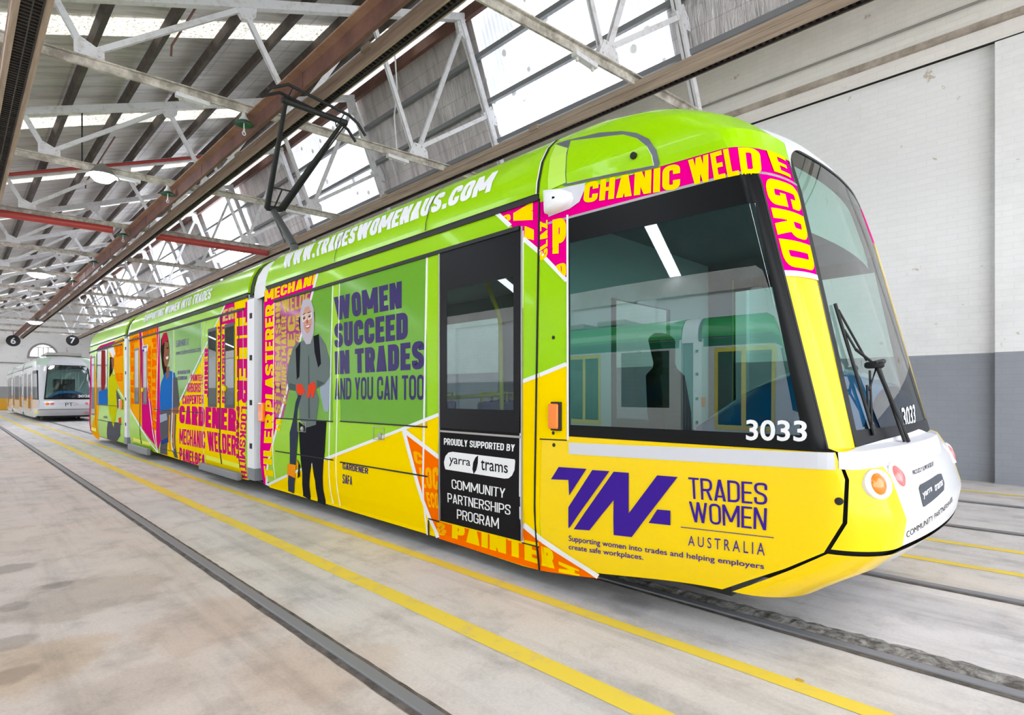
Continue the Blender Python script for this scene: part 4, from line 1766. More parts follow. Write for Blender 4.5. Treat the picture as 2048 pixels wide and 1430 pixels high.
YF = mat('ochre_window_film', (206, 170, 30), 0.2, 0, 0.1, spec=0.1)
Q = lambda z, *p: [z(*a) for a in p]
ident = lambda x, y: (x, y)
lettering([
    ('MECHANI', [(530, 582), (634, 547), (630, 568), (530, 604)], YEL, 3, ('h', .22)),
    ('TILER', [(531, 957), (531, 829), (549, 827), (549, 961)], YEL, 3, ('h', .22)),
    ('PLASTERER', [(531, 822), (531, 612), (549, 606), (549, 825)], YEL, 3, ('h', .21)),
    ('STONEMASON', [(550, 826), (551, 606), (562, 602), (562, 829)], YF, 3, ('h', .2)),
    ('CABINETMAKER', [(563, 806), (563, 634), (573, 631), (573, 809)], YF, 3, ('h', .2)),
    ('DEC', [(575, 727), (576, 633), (591, 629), (591, 729)], YF, 3, ('h', .24)),
    ('GLAZIE', [(592, 682), (592, 628), (600, 625), (600, 684)], YF, 3, ('h', .2)),
    ('WELDE', [(563, 598), (621, 582), (617, 613), (567, 626)], YF, 3, ('h', .2)),
    ('ER', [(552, 860), (552, 838), (564, 838), (560, 862)], YEL, 3, ('h', .22)),
    ('WOMEN', [(668, 595), (804, 562), (804, 616), (672, 641)], NAVY, 4, ('h', .25)),
    ('SUCCEED', [(669, 648), (816, 624), (816, 678), (670, 696)], NAVY, 4, ('h', .25)),
    ('IN TRADES', [(670, 703), (849, 681), (849, 738), (671, 749)], NAVY, 4, ('h', .25)),
    ('AND YOU CAN TOO', [(670, 757), (849, 749), (849, 800), (670, 799)], NAVY, 4, ('h', .15)),
    ('GARDENER', [(686, 925.5), (737, 936), (737, 948), (686, 938)], NAVY, 5, ('h', .17)),
    ('SAFA', [(686, 947.5), (705, 953), (705, 970), (686, 966.5)], NAVY, 5, ('h', .16)),
    ('C', [(826, 899), (845, 908), (845, 930), (830, 926)], ORG_Y, 3, ('h', .24)),
    ('LOC', [(838, 935), (878, 934), (878, 980), (845, 975)], ORG_Y, 3, ('h', .22)),
    ('ECO', [(852, 984), (878, 986), (878, 1018), (858, 1014)], ORG_Y, 3, ('h', .22)),
    ('&', [(871, 1043), (893, 1049), (893, 1073), (874, 1068)], ORG_Y, 3, ('h', .24)),
    ('PAINTE', [(905, 1046), (1078, 1086), (1078, 1128), (904, 1075)], YEL, 3, ('h', .26)),
    ('P', [(999, 436), (1020, 426), (1024, 448), (1012, 446)], YEL, 2, ('h', .24)),
    ('A', [(1027, 450), (1027, 418), (1066, 403), (1066, 440)], YEL, 2, ('h', .24)),
    ('V', [(1049, 476), (1050, 452), (1068, 448), (1068, 492)], YEL, 2, ('h', .24)),
    ('PROUDLY SUPPORTED BY', [(889, 876), (1031, 889), (1030, 903), (889, 889)], WHT, 7, ('h', .17)),
    ('COMMUNITY', [(904, 958), (1012, 977), (1011, 996), (905, 977)], WHT, 7, ('h', .115)),
    ('PARTNERSHIPS', [(896, 985.5), (1022.5, 1010), (1022, 1030), (896.5, 1004)], WHT, 7, ('h', .115)),
    ('PROGRAM', [(915, 1018), (999, 1036), (999, 1057.5), (915, 1037)], WHT, 7, ('h', .115)),
    ('yarra', [(900, 914), (942, 921), (942, 937), (899, 932)], BLK, 8, ('f', .008)),
    ('trams', [(963, 918), (1017, 928), (1017, 946.5), (963, 940)], BLK, 8, ('f', .008)),
], b1)
film('sponsor_badge', [
    ([(890, 932), (889, 924), (892, 912), (898, 905), (906, 903.5), (1030, 918.5), (1031.5, 922), (1030, 940), (1025, 951), (1018, 956.5), (1010, 957), (892, 938.5)], WHT, 7),
    ([(957.5, 910.5), (957, 926), (954, 940), (948.5, 948), (946, 938), (947.5, 925), (952, 915)], BLK, 8)], b1, pt=SP)

# printed gardener: scarf, glasses, grey jacket, orange gloves, blower tube
C_HIJ, C_SKIN, C_JKT, C_JKT2 = mat('print_lilac_scarf', (196, 186, 200), .2, 0, 0, spec=0.0), mat('print_skin', (208, 160, 136), .2, 0, 0, spec=0.0), mat('print_grey_jacket', (112, 124, 122), .2, 0, 0, spec=0.0), mat('print_jacket_fold', (84, 96, 96), .2, 0, 0, spec=0.0)
C_BLK, C_GLV, C_ORG, C_HOSE = mat('print_black', (40, 40, 46), .25, 0, 0, spec=0.0), mat('print_red_gloves', (232, 74, 48), .2, 0, 0, spec=0.0), mat('print_orange', (250, 150, 30), .25, 0, 0, spec=0.0), mat('print_blue_grey', (60, 66, 84), .25, 0, 0, spec=0.0)
C_PACK, C_WHT, C_LIP = mat('print_pale_pack', (160, 172, 188), .2, 0, 0, spec=0.0), mat('print_white', (238, 236, 236), .2, 0, 0, spec=0.0), mat('print_lips', (190, 84, 90), .2, 0, 0, spec=0.0)
P3 = lambda pts: [z3(*p) for p in pts]
film('printed_portrait', [
    (P3([(395, 330), (455, 600), (456, 700), (440, 820), (415, 815), (390, 700)]), C_PACK, 4),
    (P3([(258, 880), (305, 915), (370, 870), (430, 880), (420, 1060), (410, 1290), (425, 1400), (375, 1380), (360, 1250), (340, 1130), (325, 1260), (330, 1368), (285, 1342), (280, 1200), (262, 1000)]), C_BLK, 5),
    (P3([(240, 395), (290, 375), (345, 370), (395, 350), (425, 400), (455, 520), (460, 590), (420, 650), (365, 680), (385, 740), (365, 900), (305, 918), (265, 870), (255, 740), (240, 690), (195, 680), (183, 600), (195, 520), (220, 430)]), C_JKT, 6),
    (P3([(350, 350), (384, 336), (398, 520), (380, 545), (358, 450)]), C_BLK, 7),
    (P3([(240, 430), (270, 385), (264, 600), (247, 620)]), C_BLK, 7),
    (P3([(318, 470), (324, 470), (330, 860), (318, 860)]), C_JKT2, 7),
    (P3([(200, 640), (240, 650), (242, 690), (196, 680)]), C_JKT2, 7),
    (P3([(372, 620), (420, 640), (372, 672)]), C_JKT2, 7),
    (P3([(258, 236), (272, 222), (276, 305), (262, 308)]), C_BLK, 6),
    (P3([(345, 195), (357, 200), (357, 262), (346, 268)]), C_BLK, 6),
    (P3([(283, 128), (312, 116), (336, 128), (352, 180), (356, 260), (352, 330), (332, 396), (306, 400), (284, 362), (270, 300), (268, 200)]), C_HIJ, 7),
    (P3([(285, 215), (298, 172), (322, 162), (338, 195), (342, 265), (326, 325), (310, 334), (292, 302)]), C_SKIN, 8),
    (P3([(280, 224), (308, 208), (310, 246), (284, 264)]), C_WHT, 9), (P3([(314, 210), (340, 200), (341, 236), (318, 250)]), C_WHT, 9),
    (P3([(284, 228), (304, 216), (306, 242), (288, 256)]), C_SKIN, 10), (P3([(318, 214), (336, 207), (337, 232), (321, 243)]), C_SKIN, 10),
    (P3([(288, 238), (300, 230), (301, 238), (290, 245)]), C_BLK, 11), (P3([(320, 226), (333, 220), (334, 227), (322, 233)]), C_BLK, 11),
    (P3([(286, 216), (304, 204), (304, 209), (287, 221)]), C_BLK, 11), (P3([(317, 203), (334, 197), (335, 202), (318, 208)]), C_BLK, 11),
    (P3([(308, 246), (314, 244), (320, 268), (308, 272)]), C_LIP, 9),
    (P3([(298, 288), (332, 274), (328, 296), (312, 304)]), C_LIP, 9), (P3([(302, 289), (329, 279), (325, 290), (312, 296)]), C_WHT, 10),
    (P3([(225, 860), (240, 760), (262, 700), (277, 715), (252, 800), (247, 860), (256, 950), (245, 1080), (240, 1150), (204, 1150), (205, 1080), (203, 950)]), C_HOSE, 8),
    (P3([(192, 1140), (243, 1150), (238, 1240), (190, 1222)]), C_ORG, 9), (P3([(196, 1212), (238, 1232), (228, 1326), (194, 1310)]), C_HOSE, 9),
    (P3([(245, 1110), (268, 1150), (268, 1220), (252, 1232), (258, 1170)]), C_BLK, 9), (P3([(247, 1120), (258, 1140), (256, 1180), (248, 1170)]), C_ORG, 9),
    (P3([(245, 652), (262, 645), (280, 648), (299, 690), (294, 716), (280, 700), (278, 718), (262, 714), (246, 690)]), C_GLV, 9),
    (P3([(320, 652), (357, 628), (368, 668), (352, 725), (340, 735), (336, 700), (322, 736), (312, 730), (314, 690)]), C_GLV, 9),
], b1, pt=SP)

# panel joints, hand rails and latches of the front car
def strips(parent, segs, m, name, proud=.006):
    for a, c, w in segs:
        b = MB()
        pa, pc = Vector(SP(*a)), Vector(SP(*c))
        n = 12 if abs(pa.y - pc.y) > .3 else 1
        for k in range(n):                     # follow the tuck of the skirt
            q0, q1 = pa.lerp(pc, k / n), pa.lerp(pc, (k + 1) / n)
            b.beam((q0.x, side_y(*q0) - proud / 2, q0.y), (q1.x, side_y(*q1) - proud / 2, q1.y), w, proud, (0, 1, 0))
        b.build(name, m, parent)


strips(b1, [((536, 577), (1079, 396), .035), ((549, 603), (1040, 456), .03)], M_RUBBER, 'rubber_trim', .016)
strips(b1, [((551, 836), (666, 843), .012), ((681, 842.5), (855, 854), .012), ((551.5, 902), (667, 920), .012), ((681, 924), (856, 953), .012), ((858, 1037), (879, 1043), .01),
            ((1045, 1085), (1079, 1094), .008), ((858, 1040), (858, 1072), .01), ((1079.5, 398), (1079.5, 1140), .012)], DARKGAP, 'panel_joint', .008)
strips(b1, [((666, 566), (666.5, 1008), .014), ((680, 563), (681, 1012), .01), ((854.5, 512), (856, 1070), .02), ((549, 604), (551, 958), .012), ((1045.8, 462), (1046, 1084), .018)], WHT, 'panel_edge', .006)
for (u0, v0, u1, v1) in ((596, 843, 612, 864), (748, 854, 769, 880)):
    b = MB()
    for q in (((u0, v0), (u1, v0 + 2)), ((u1, v0 + 2), (u1, v1)), ((u1, v1), (u0, v1 - 2)), ((u0, v1 - 2), (u0, v0))):
        a, c = SP(*q[0]), SP(*q[1])
        b.beam((a[0], -HW - .006, a[1]), (c[0], -HW - .006, c[1]), .006, .004, (0, 1, 0))
    cx, cz = SP(u0 * .35 + u1 * .65, v0 * .3 + v1 * .7)
    b.lathe([(.018, -.03), (.03, -.02), (.03, 0)], (cx, -HW + .002, cz), 'y', 14)
    b.build('latch', SILV, b1, smooth=40)

# ---- roof lettering
lettering([('WWW.TRADESWOMENAUS.COM', [(575, 508), (998, 341), (981, 383), (567, 538)], WHT, 2, ('h', .24, 0, (40, 10)))], T['roof0'])
lettering([('SUPPORTING WOMEN INTO TRADES', [(291, 631), (427, 575), (422, 597), (287.5, 645)], WHT, 2, ('h', .2, 0, (30, 8)))], T['roof1'])

for u, v in ((852, 462), (677, 490)):
    xj = SP(u, v)[0]
    film('roof_joint', [([(xj - .005, 2.73), (xj + .005, 2.73), (xj + .005, 3.28), (xj - .005, 3.28)], DARKGAP, 4)], T['roof0'])
film('roof_joint', [([(XCAB - .022, 2.72), (XCAB, 2.72), (XCAB, 3.29), (XCAB - .022, 3.29)], DARKGAP, 3), ([(XCAB - .032, 2.72), (XCAB - .022, 2.72), (XCAB - .022, 3.29), (XCAB - .032, 3.29)], WHT, 3)], T['roof0'])

# ---- cab: wrap films
logo = [Q(z4, (255, 612), (375, 620), (300, 735), (297, 668), (222, 665)),
        Q(z4, (400, 625), (474, 630), (303, 872), (297, 875), (297, 785)),
        Q(z4, (492, 632), (557, 637), (557, 812), (680, 648), (768, 655), (570, 914), (492, 905), (492, 755), (388, 885), (320, 880)),
        Q(z4, (680, 795), (737, 800), (737, 863), (643, 853))]
film('wrap_panel', [
    ([(1138, 885), (1250, 890), (1669, 905), (1671, 940), (1450, 927), (1138, 908)], LGREY, 1),
    ([(1081, 1079), (1118, 1105), (1200, 1157), (1140, 1150), (1081, 1141)], ORG, 1),
    (line_poly((1079, 1076), (1197, 1153), 10), WHT, 2),
] + [(p, PUR, 2) for p in logo] + [(line_poly(z4(781, 871), z4(1182, 917), 1.6), PUR, 2)], T['cab_low'], pt=SP, nx=14, ny=6)
lettering([
    ('TRADES', Q(z4, (813, 656), (1154, 682), (1154, 776), (818, 748)), PUR, 2, ('h', .11, 0, (6, 0))),
    ('WOMEN', Q(z4, (816, 760), (1153, 790), (1149, 885), (824, 848)), PUR, 2, ('h', .11, 0, (6, 0))),
    ('AUSTRALIA', Q(z4, (813, 907), (1143, 940), (1143, 994), (813, 950)), PUR, 2, ('f', .0, 1.5, (6, 0))),
    ('Supporting women into trades and helping employers', Q(z4, (298, 906), (1140, 1028), (1140, 1060), (298, 938)), PUR, 2, ('f', .012, 1.0, (12, 0))),
    ('create safe workplaces.', Q(z4, (298, 944), (620, 989), (620, 1020), (298, 973)), PUR, 2, ('f', .012, 1.0, (6, 0))),
    ('R', [(1083, 1092), (1106, 1098), (1110, 1137), (1083, 1131)], YEL, 2, ('h', .26)),
    ('M', [(1118, 1144), (1118, 1122), (1158, 1139), (1160, 1152)], YEL, 2, ('h', .26)),
], T['cab_low'])
film('wrap_panel', [
    ([(1080, 437), (1134, 424), (1134, 560), (1080, 504)], MAG, 1),
    (line_poly((1080, 505), (1134.5, 562), 8), WHT, 2),
    ([(1080, 750), (1134, 728), (1134, 880), (1080, 878)], YEL, 1),
    (line_poly((1080, 750), (1134, 728), 8), WHT, 2),
    (line_poly((1136, 430), (1137, 880), 4), WHT, 3),
], T['post'], pt=SP)
lettering([
    ('GLAZ', [(1081, 524), (1081, 444), (1096, 440), (1096, 512)], YEL, 2, ('h', .22)),
    ('P', [(1106, 440), (1133, 434), (1133, 506), (1106, 508)], YEL, 2, ('h', .26)),
    ('O', [(1112, 530), (1133, 524), (1133, 556), (1116, 540)], YEL, 2, ('h', .26)),
], T['post'])
strips(T['post'], [((1080, 878), (1134, 880.5), .008)], DARKGAP, 'panel_joint', .004)
b = MB()
p0, p1 = SP(1102, 807), SP(1121, 858)
b.box(p0[0], p1[0], -HW - .035, -HW + .01, p1[1], p0[1])
b.build('side_indicator', AMBER, T['post'], bevel=.01)
b = MB()
b.box(p0[0] + .012, p1[0] + .014, -HW - .02, -HW + .012, p1[1] - .012, p0[1] + .012)
b.build('indicator_bezel', M_RUBBER, T['post'], bevel=.005)
b = MB()
for (u, v) in ((1107, 497), (1107, 675), (1107, 866), (1108, 890)):
    x, z = SP(u, v)
    b.lathe([(.008, -.004), (.013, -.003), (.013, .002)], (x, side_y(x, z), z), 'y', 10)
b.build('screw', M_RUBBER, T['post'])
# band with the big sideways trades, wrapping onto the corner
zb0, zb1 = 2.505, 2.66


def band_q(s0, s1, z0, z1):
    return [(s0, z1), (s1, z1), (s1, z0), (s0, z0)]


def skin_map(P, off):
    out = []
    for s, z in P:
        out.append(cab_pt(s, z, -off * 2.6))
    return out


film('wrap_panel', [
    ([(0.0, 2.655), (2.02, 2.64), (2.02, 2.76), (0.0, 2.76)], LIME, 1),
    ([(0.0, 2.49), (2.02, 2.49), (2.02, 2.505), (0.0, 2.505)], SILV, 1),
], T['band'], skin_map, None, 20, 2)
lettering([
    ('CHANIC', [(1171, 366), (1361, 327), (1361, 378), (1167, 407)], YEL, 2, ('h', .21, 0, (10, 2))),
    ('WELD', [(1377, 321), (1520, 299), (1525, 351), (1383, 371)], YEL, 2, ('h', .19, 0, (10, 2))),
], T['band'])
lettering([('E', [(1.62, 2.645), (1.9, 2.645), (1.9, 2.52), (1.62, 2.52)], YEL, 2, ('h', .2, 0, (6, 2)))], T['band'], skin_map, None)
film('wrap_panel', [
    ([(1.37, 1.97), (1.99, 1.97), (1.99, 2.49), (1.37, 2.49)], MAG, 1),
    ([(1.37, 1.94), (1.99, 1.945), (1.99, 1.975), (1.37, 1.97)], WHT, 2)], T['pillar'], skin_map, None, 6, 6)
lettering([('GRD', [(1.97, 2.47), (1.97, 1.99), (1.41, 1.99), (1.41, 2.47)], YEL, 2, ('h', .2, 0, (6, 8)))], T['pillar'], skin_map, None)
b = MB()
cab_skin(b, 1.345, 1.375, 1.09, 2.49, 2, 0, -.006, False)
b.build('pillar_trim', M_RUBBER, T['pillar'], smooth=60)

# fleet numbers
lettering([('3033', Q(z4, (1063, 408), (1327, 412), (1325, 503), (1063, 497)), WHT, 3, ('f', .02))], T['cab_window'])

# lime pod with its dark reveal above the cab window, and the white mirror-camera housing
def pod(u, v):
    return SP(u, v)


b = MB()
arc = [(1137, 368), (1141, 296), (1145, 283), (1220, 274), (1250, 271), (1276, 278), (1296, 294), (1306, 312), (1310, 332)]
P = [pod(*p) for p in arc]
V, F = triangulate(P)
V, F = split2d(V, F, 8, 6)
cen = (sum(p[0] for p in V) / len(V), sum(p[1] for p in V) / len(V))
b.add([(x, side_y(x, z) - .018, z) for x, z in V], F, 0)
rim = [(x, z) for x, z in P]
n0 = len(b.v)
b.add([(x, side_y(x, z) - .018, z) for x, z in rim] + [(x, side_y(x, z) + .0, z) for x, z in rim],
      [(i, (i + 1) % len(rim), (i + 1) % len(rim) + len(rim), i + len(rim)) for i in range(len(rim))], 1)
b.build('intake_cover', [LIME, WHT], T['dome'])
film('intake_reveal', [([(1112, 288), (1150, 278), (1200, 266), (1245, 263), (1275, 267), (1300, 279), (1315, 302), (1321, 327), (1318, 336), (1136, 372), (1128, 372), (1136, 297)], mat('slate_reveal', (96, 102, 112), .4), 5),
                       ([(1113, 290), (1138, 297), (1134, 366), (1098, 382), (1100, 340)], mat('pale_lime_wrap', (190, 232, 90), .3, 0, .3, spec=.2), 6)], T['dome'], pt=SP, nx=8, ny=6)
b = MB()
x, z = SP(1272, 314)
b.lathe([(.012, -.04), (.02, -.035), (.02, .0)], (x, side_y(x, z), z), 'y', 16)
b.build('lock', DARKGAP, T['dome'], smooth=40)
b = MB()
hp = [(1097, 384), (1130, 381), (1144, 386), (1148, 397), (1142, 412), (1122, 424), (1099, 430)]
HP = [SP(*p) for p in hp]
cxm, czm = sum(p[0] for p in HP) / len(HP), sum(p[1] for p in HP) / len(HP)
rows = []
for k, d in ((1.0, 0.0), (1.0, .05), (.86, .075), (.5, .09), (.1, .094)):
    rows.append([(cxm + (x - cxm) * k, side_y(x, z) - d, czm + (z - czm) * k) for x, z in HP])
b.grid(rows, 0, True)
b.build('camera_housing', WHT, T['band'], smooth=50)
film('housing_plate', [([(1096, 383), (1172, 366), (1170, 380), (1160, 404), (1140, 418), (1098, 434)], LGREY, 3)], T['band'], pt=SP, nx=6, ny=3)

# ---- second car: wrap zones
Z = lambda *pts: [z6(*p) for p in pts]
PK = mat('faded_magenta_wrap', (214, 24, 120), .4, 0, 0, spec=0.0)
AMB = mat('amber_print', (250, 170, 20), .4, 0, 0, spec=0.0)
lower_lim = [(500, 1145), (620, 1185), (775, 1228)]
film('wrap_panel', [
    (Z((308, 412), (485, 352), (490, 1120), (380, 965), (314, 868)), AMB, 1),
    (Z((368, 390), (384, 386), (392, 560), (440, 790), (484, 1108), (386, 985), (382, 700)), PK, 2),
    (Z((478, 356), (492, 351), (512, 780), (504, 1060), (487, 1122), (480, 800)), PK, 2),
    (line_poly(z6(312, 866), z6(486, 1135), 2.2), WHT, 3), (line_poly(z6(384, 388), z6(486, 1130), 1.2), WHT, 3), (line_poly(z6(490, 352), z6(486, 1130), 1.0), WHT, 3),
    (Z((905, 212), (1045, 168), (1050, 1306), (1000, 1295), (778, 1228), (500, 1142), (560, 980), (620, 800), (800, 470), (868, 290)), YEL, 1),
    (line_poly(z6(905, 212), z6(620, 815), 2.0), WHT, 3),
    (Z((890, 260), (905, 218), (960, 200), (965, 335), (900, 335), (870, 345), (868, 290)), PK, 2),
    (Z((590, 368), (752, 328), (755, 560), (640, 800), (592, 835)), LIME_D, 2),
    (Z((497, 398), (575, 376), (578, 860), (497, 850)), LIME_D, 2),
], b2, pt=SP)
lettering([
    ('TILER', Q(z6, (1044, 196), (1045, 828), (978, 820), (975, 210)), PK, 4, ('h', .24)),
    ('LOCKSMITH', Q(z6, (1042, 850), (1046, 1298), (1010, 1290), (1004, 846)), PK, 4, ('h', .17)),
    ('PAINT', Q(z6, (994, 850), (994, 1190), (976, 1186), (974, 846)), PK, 4, ('h', .2)),
    ('GARDENER', Q(z6, (620, 842), (972, 862), (970, 1006), (618, 950)), PK, 4, ('h', .27)),
    ('MECHANIC', Q(z6, (620, 985), (780, 1002), (780, 1112), (620, 1080)), PK, 4, ('h', .17)),
    ('WELDER', Q(z6, (790, 1000), (972, 1030), (970, 1156), (800, 1122)), PK, 4, ('h', .2)),
    ('PANELBEA', Q(z6, (620, 1102), (778, 1150), (778, 1225), (620, 1180)), PK, 4, ('h', .22)),
    ('PAINTER', Q(z6, (690, 650), (764, 650), (764, 690), (690, 690)), PK, 4, ('h', .2)),
    ('ARBORIST', Q(z6, (668, 702), (765, 702), (765, 760), (666, 760)), PK, 4, ('h', .16)),
    ('CARPENTER', Q(z6, (640, 778), (770, 775), (770, 832), (636, 834)), PK, 4, ('h', .2)),
    ('JOINER', Q(z6, (774, 790), (776, 490), (797, 482), (797, 792)), PK, 4, ('h', .22)),
    ('PANELBEATER', Q(z6, (872, 350), (872, 830), (857, 830), (857, 352)), PK, 4, ('h', .2)),
    ('LANDSCAPER', Q(z6, (900, 350), (902, 830), (884, 830), (884, 352)), PK, 4, ('h', .2)),
    ('ER', Q(z6, (892, 250), (962, 225), (962, 300), (888, 322)), YF, 4, ('h', .22)),
    ('LEARN MORE AT', Q(z6, (597, 440), (677, 424), (677, 466), (597, 480)), NAVY, 4, ('h', .16)),
    ('www.tradeswomenaus.com', Q(z6, (597, 500), (752, 470), (752, 506), (597, 532)), NAVY, 4, ('f', .01)),
    ('REFRIGERATION', Q(z6, (608, 628), (685, 620), (685, 642), (608, 650)), NAVY, 4, ('h', .22)),
    ('TECHNICIAN', Q(z6, (608, 662), (666, 658), (666, 680), (608, 685)), NAVY, 4, ('h', .22)),
    ('PLASTERER', Q(z6, (474, 420), (476, 1000), (450, 990), (448, 425)), ORG, 4, ('h', .22)),
    ('WELDER', Q(z6, (440, 470), (444, 820), (424, 800), (420, 480)), ORG, 4, ('h', .22)),
    ('TILER', Q(z6, (316, 850), (316, 460), (336, 455), (336, 860)), ORG, 4, ('h', .2)),
    ('BUILDER', Q(z6, (392, 385), (476, 358), (476, 396), (392, 424)), ORG, 4, ('h', .22)),
    ('PAINTER', Q(z6, (312, 424), (364, 404), (364, 440), (312, 462)), ORG, 4, ('h', .22)),
], b2)
C_BLU, C_HAIR, C_JEAN, C_SK2 = mat('print_blue_shirt', (44, 112, 190), .2, 0, 0, spec=0.0), mat('print_dark_hair', (52, 36, 36), .2, 0, 0, spec=0.0), mat('print_blue_overalls', (50, 74, 140), .2, 0, 0, spec=0.0), mat('print_brown_skin', (150, 100, 78), .2, 0, 0, spec=0.0)
C_BAND, C_GRY, C_HV, C_RED = mat('print_red_headband', (192, 40, 70), .2, 0, 0, spec=0.0), mat('print_grey_tool', (96, 96, 104), .2, 0, 0, spec=0.0), mat('print_hi_vis', (206, 204, 20), .2, 0, 0, spec=0.0), mat('print_red_brown', (150, 52, 48), .2, 0, 0, spec=0.0)
film('printed_portrait', [
    (Z((505, 430), (520, 400), (545, 410), (556, 470), (555, 560), (540, 600), (552, 650), (530, 700), (512, 600), (502, 500)), C_HAIR, 5),
    (Z((510, 420), (522, 392), (540, 388), (552, 440), (530, 440), (512, 470)), C_BAND, 6),
    (Z((528, 440), (552, 450), (557, 500), (554, 560), (545, 595), (530, 600), (522, 560)), C_SK2, 6),
    (Z((536, 540), (552, 536), (550, 552), (538, 556)), C_WHT, 7),
    (Z((540, 482), (553, 480), (553, 488), (541, 490)), C_BLK, 7),
    (Z((505, 700), (530, 640), (560, 625), (590, 640), (604, 740), (590, 860), (560, 890), (500, 880), (496, 790)), C_BLU, 5),
    (Z((540, 600), (556, 600), (556, 660), (536, 680)), C_SK2, 6),
    (Z((500, 880), (560, 860), (600, 900), (610, 1170), (590, 1165), (560, 1000), (545, 1150), (500, 1140), (505, 1060), (498, 960)), C_GRY, 5),
    (Z((498, 900), (540, 890), (545, 930), (500, 950)), C_PACK, 6),
    (Z((505, 1060), (550, 1040), (552, 1070), (510, 1085)), C_JEAN, 6),
    (Z((580, 670), (605, 668), (612, 760), (622, 840), (600, 880), (580, 830)), C_GRY, 7),
    (Z((565, 860), (612, 850), (615, 890), (570, 900)), C_SK2, 7),
    (Z((556, 900), (562, 900), (566, 1120), (560, 1120)), C_ORG, 7), (Z((585, 890), (590, 890), (592, 1110), (587, 1110)), C_ORG, 7), (Z((572, 890), (580, 890), (580, 1120), (574, 1120)), C_WHT, 7),
], b2, pt=SP)
strips(b2, [(z6(308, 440), z6(1020, 243), .03), (z6(295, 410), z6(1045, 165), .035)], M_RUBBER, 'rubber_trim', .016)
strips(b2, [(z6(455, 866), z6(762, 887), .012), (z6(380, 425), z6(383, 1080), .03), (z6(878, 290), z6(882, 1205), .03), (z6(990, 255), z6(996, 1230), .012), (z6(520, 1112), z6(775, 1180), .008)], DARKGAP, 'panel_joint', .008)
strips(b2, [(z6(583, 370), z6(584, 1130), .03), (z6(755, 325), z6(762, 880), .014), (z6(775, 318), z6(784, 1200), .01), (z6(1015, 245), z6(1018, 800), .008)], LGREY, 'panel_edge', .006)
HIV = mat('hi_vis_yellow', (246, 250, 10), .35)
film('step_edge_marking', [(Z((331, 1040), (378, 1056), (378, 1078), (331, 1062)), HIV, 5), (Z((386, 1058), (438, 1074), (438, 1094), (386, 1080)), HIV, 5),
                           (Z((783, 1148), (877, 1174), (877, 1202), (783, 1176)), HIV, 5), (Z((886, 1176), (994, 1206), (994, 1234), (886, 1204)), HIV, 5)], b2, pt=SP)
for (xa, xb, yt, yb) in ((326, 441, 1076, 1112), (775, 1003, 1194, 1232)):
    b = MB()
    a, t = SP(*z6(xa, yt))
    c, _ = SP(*z6(xb, yt))
    _, bo = SP(*z6(xa, yb))
    b.box(a, c, -HW - .05, -HW + .02, min(bo, t - .1), t)
    b.build('door_step', GREYP, tram, bevel=.012)
for (x, y) in ((392, 745), (902, 738)):
    px, pz = SP(*z6(x, y))
    MB().lathe([(.03, -.03), (.045, -.02), (.045, .0)], (px, -HW - .004, pz), 'y', 16).build('door_button', M_POLE, tram, smooth=40)
film('door_sticker', [([(285, 692), (296, 689), (296, 702), (285, 704)], WHT, 6), ([(285, 699), (289, 698), (289, 703), (285, 704)], PUR, 7)], b2, pt=SP)
# car indicators
for (xx, yy, pr) in ((1128, 825, b1), (255, 803, b3)):
    px, pz = SP(*z6(xx, yy))
    b = MB().box(px, px + .13 if pr is b1 else px + .2, -HW - .05, -HW - .002, pz - .24, pz)
    b.build('side_indicator', AMBER, pr, bevel=.012)

# ---- third car
film('wrap_panel', [
    (Z((218, 440), (270, 420), (273, 790), (235, 720), (205, 600), (180, 520)), AMB, 1),
    (Z((105, 490), (128, 470), (222, 438), (190, 480), (108, 500)), PK, 1),
    (Z((65, 540), (75, 530), (76, 1010), (66, 1000)), PK, 1),
    (Z((92, 560), (118, 830), (120, 1060), (76, 1020), (92, 900)), AMB, 1),
    (line_poly(z6(236, 740), z6(273, 800), 1.2), WHT, 2),
    (Z((135, 500), (158, 500), (160, 700), (140, 820), (132, 700)), C_RED, 7),
    (Z((118, 755), (170, 738), (172, 836), (118, 836)), C_BLU, 7),
    (Z((70, 975), (102, 985), (102, 1005), (70, 996)), HIV, 3),
], b3, pt=SP)
film('printed_portrait', [
    (Z((180, 500), (190, 478), (208, 475), (222, 520), (205, 548), (190, 520)), C_WHT, 3),
    (Z((186, 540), (205, 545), (208, 600), (195, 680), (182, 700)), C_HAIR, 3),
    (Z((195, 550), (212, 548), (212, 600), (200, 620)), C_SK2, 4),
    (Z((178, 680), (200, 640), (222, 660), (238, 760), (232, 860), (210, 980), (180, 880)), C_HV, 3),
    (Z((225, 740), (255, 800), (252, 850), (232, 860)), C_GRY, 4),
    (Z((175, 940), (255, 950), (252, 1030), (225, 1070), (170, 1050)), C_GRY, 3),
    (Z((240, 920), (255, 915), (256, 950), (242, 955)), C_GLV, 4),
], b3, pt=SP)
lettering([('TILER', Q(z6, (222, 640), (266, 640), (266, 690), (222, 690)), ORG, 2, ('h', .2)), ('WELDER', Q(z6, (222, 470), (266, 455), (266, 530), (222, 545)), ORG, 2, ('h', .2)),
           ('ELECTRICIAN', Q(z6, (148, 908), (170, 910), (170, 922), (148, 920)), NAVY, 3, ('h', .2))], b3)
strips(b3, [(z6(60, 515), z6(275, 435), .035), (z6(105, 500), z6(262, 462), .03)], M_RUBBER, 'rubber_trim', .016)
strips(b3, [(z6(112, 838), z6(270, 848), .014), (z6(112, 930), z6(260, 960), .014), (z6(104, 520), z6(106, 1000), .014)], DARKGAP, 'panel_joint', .008)

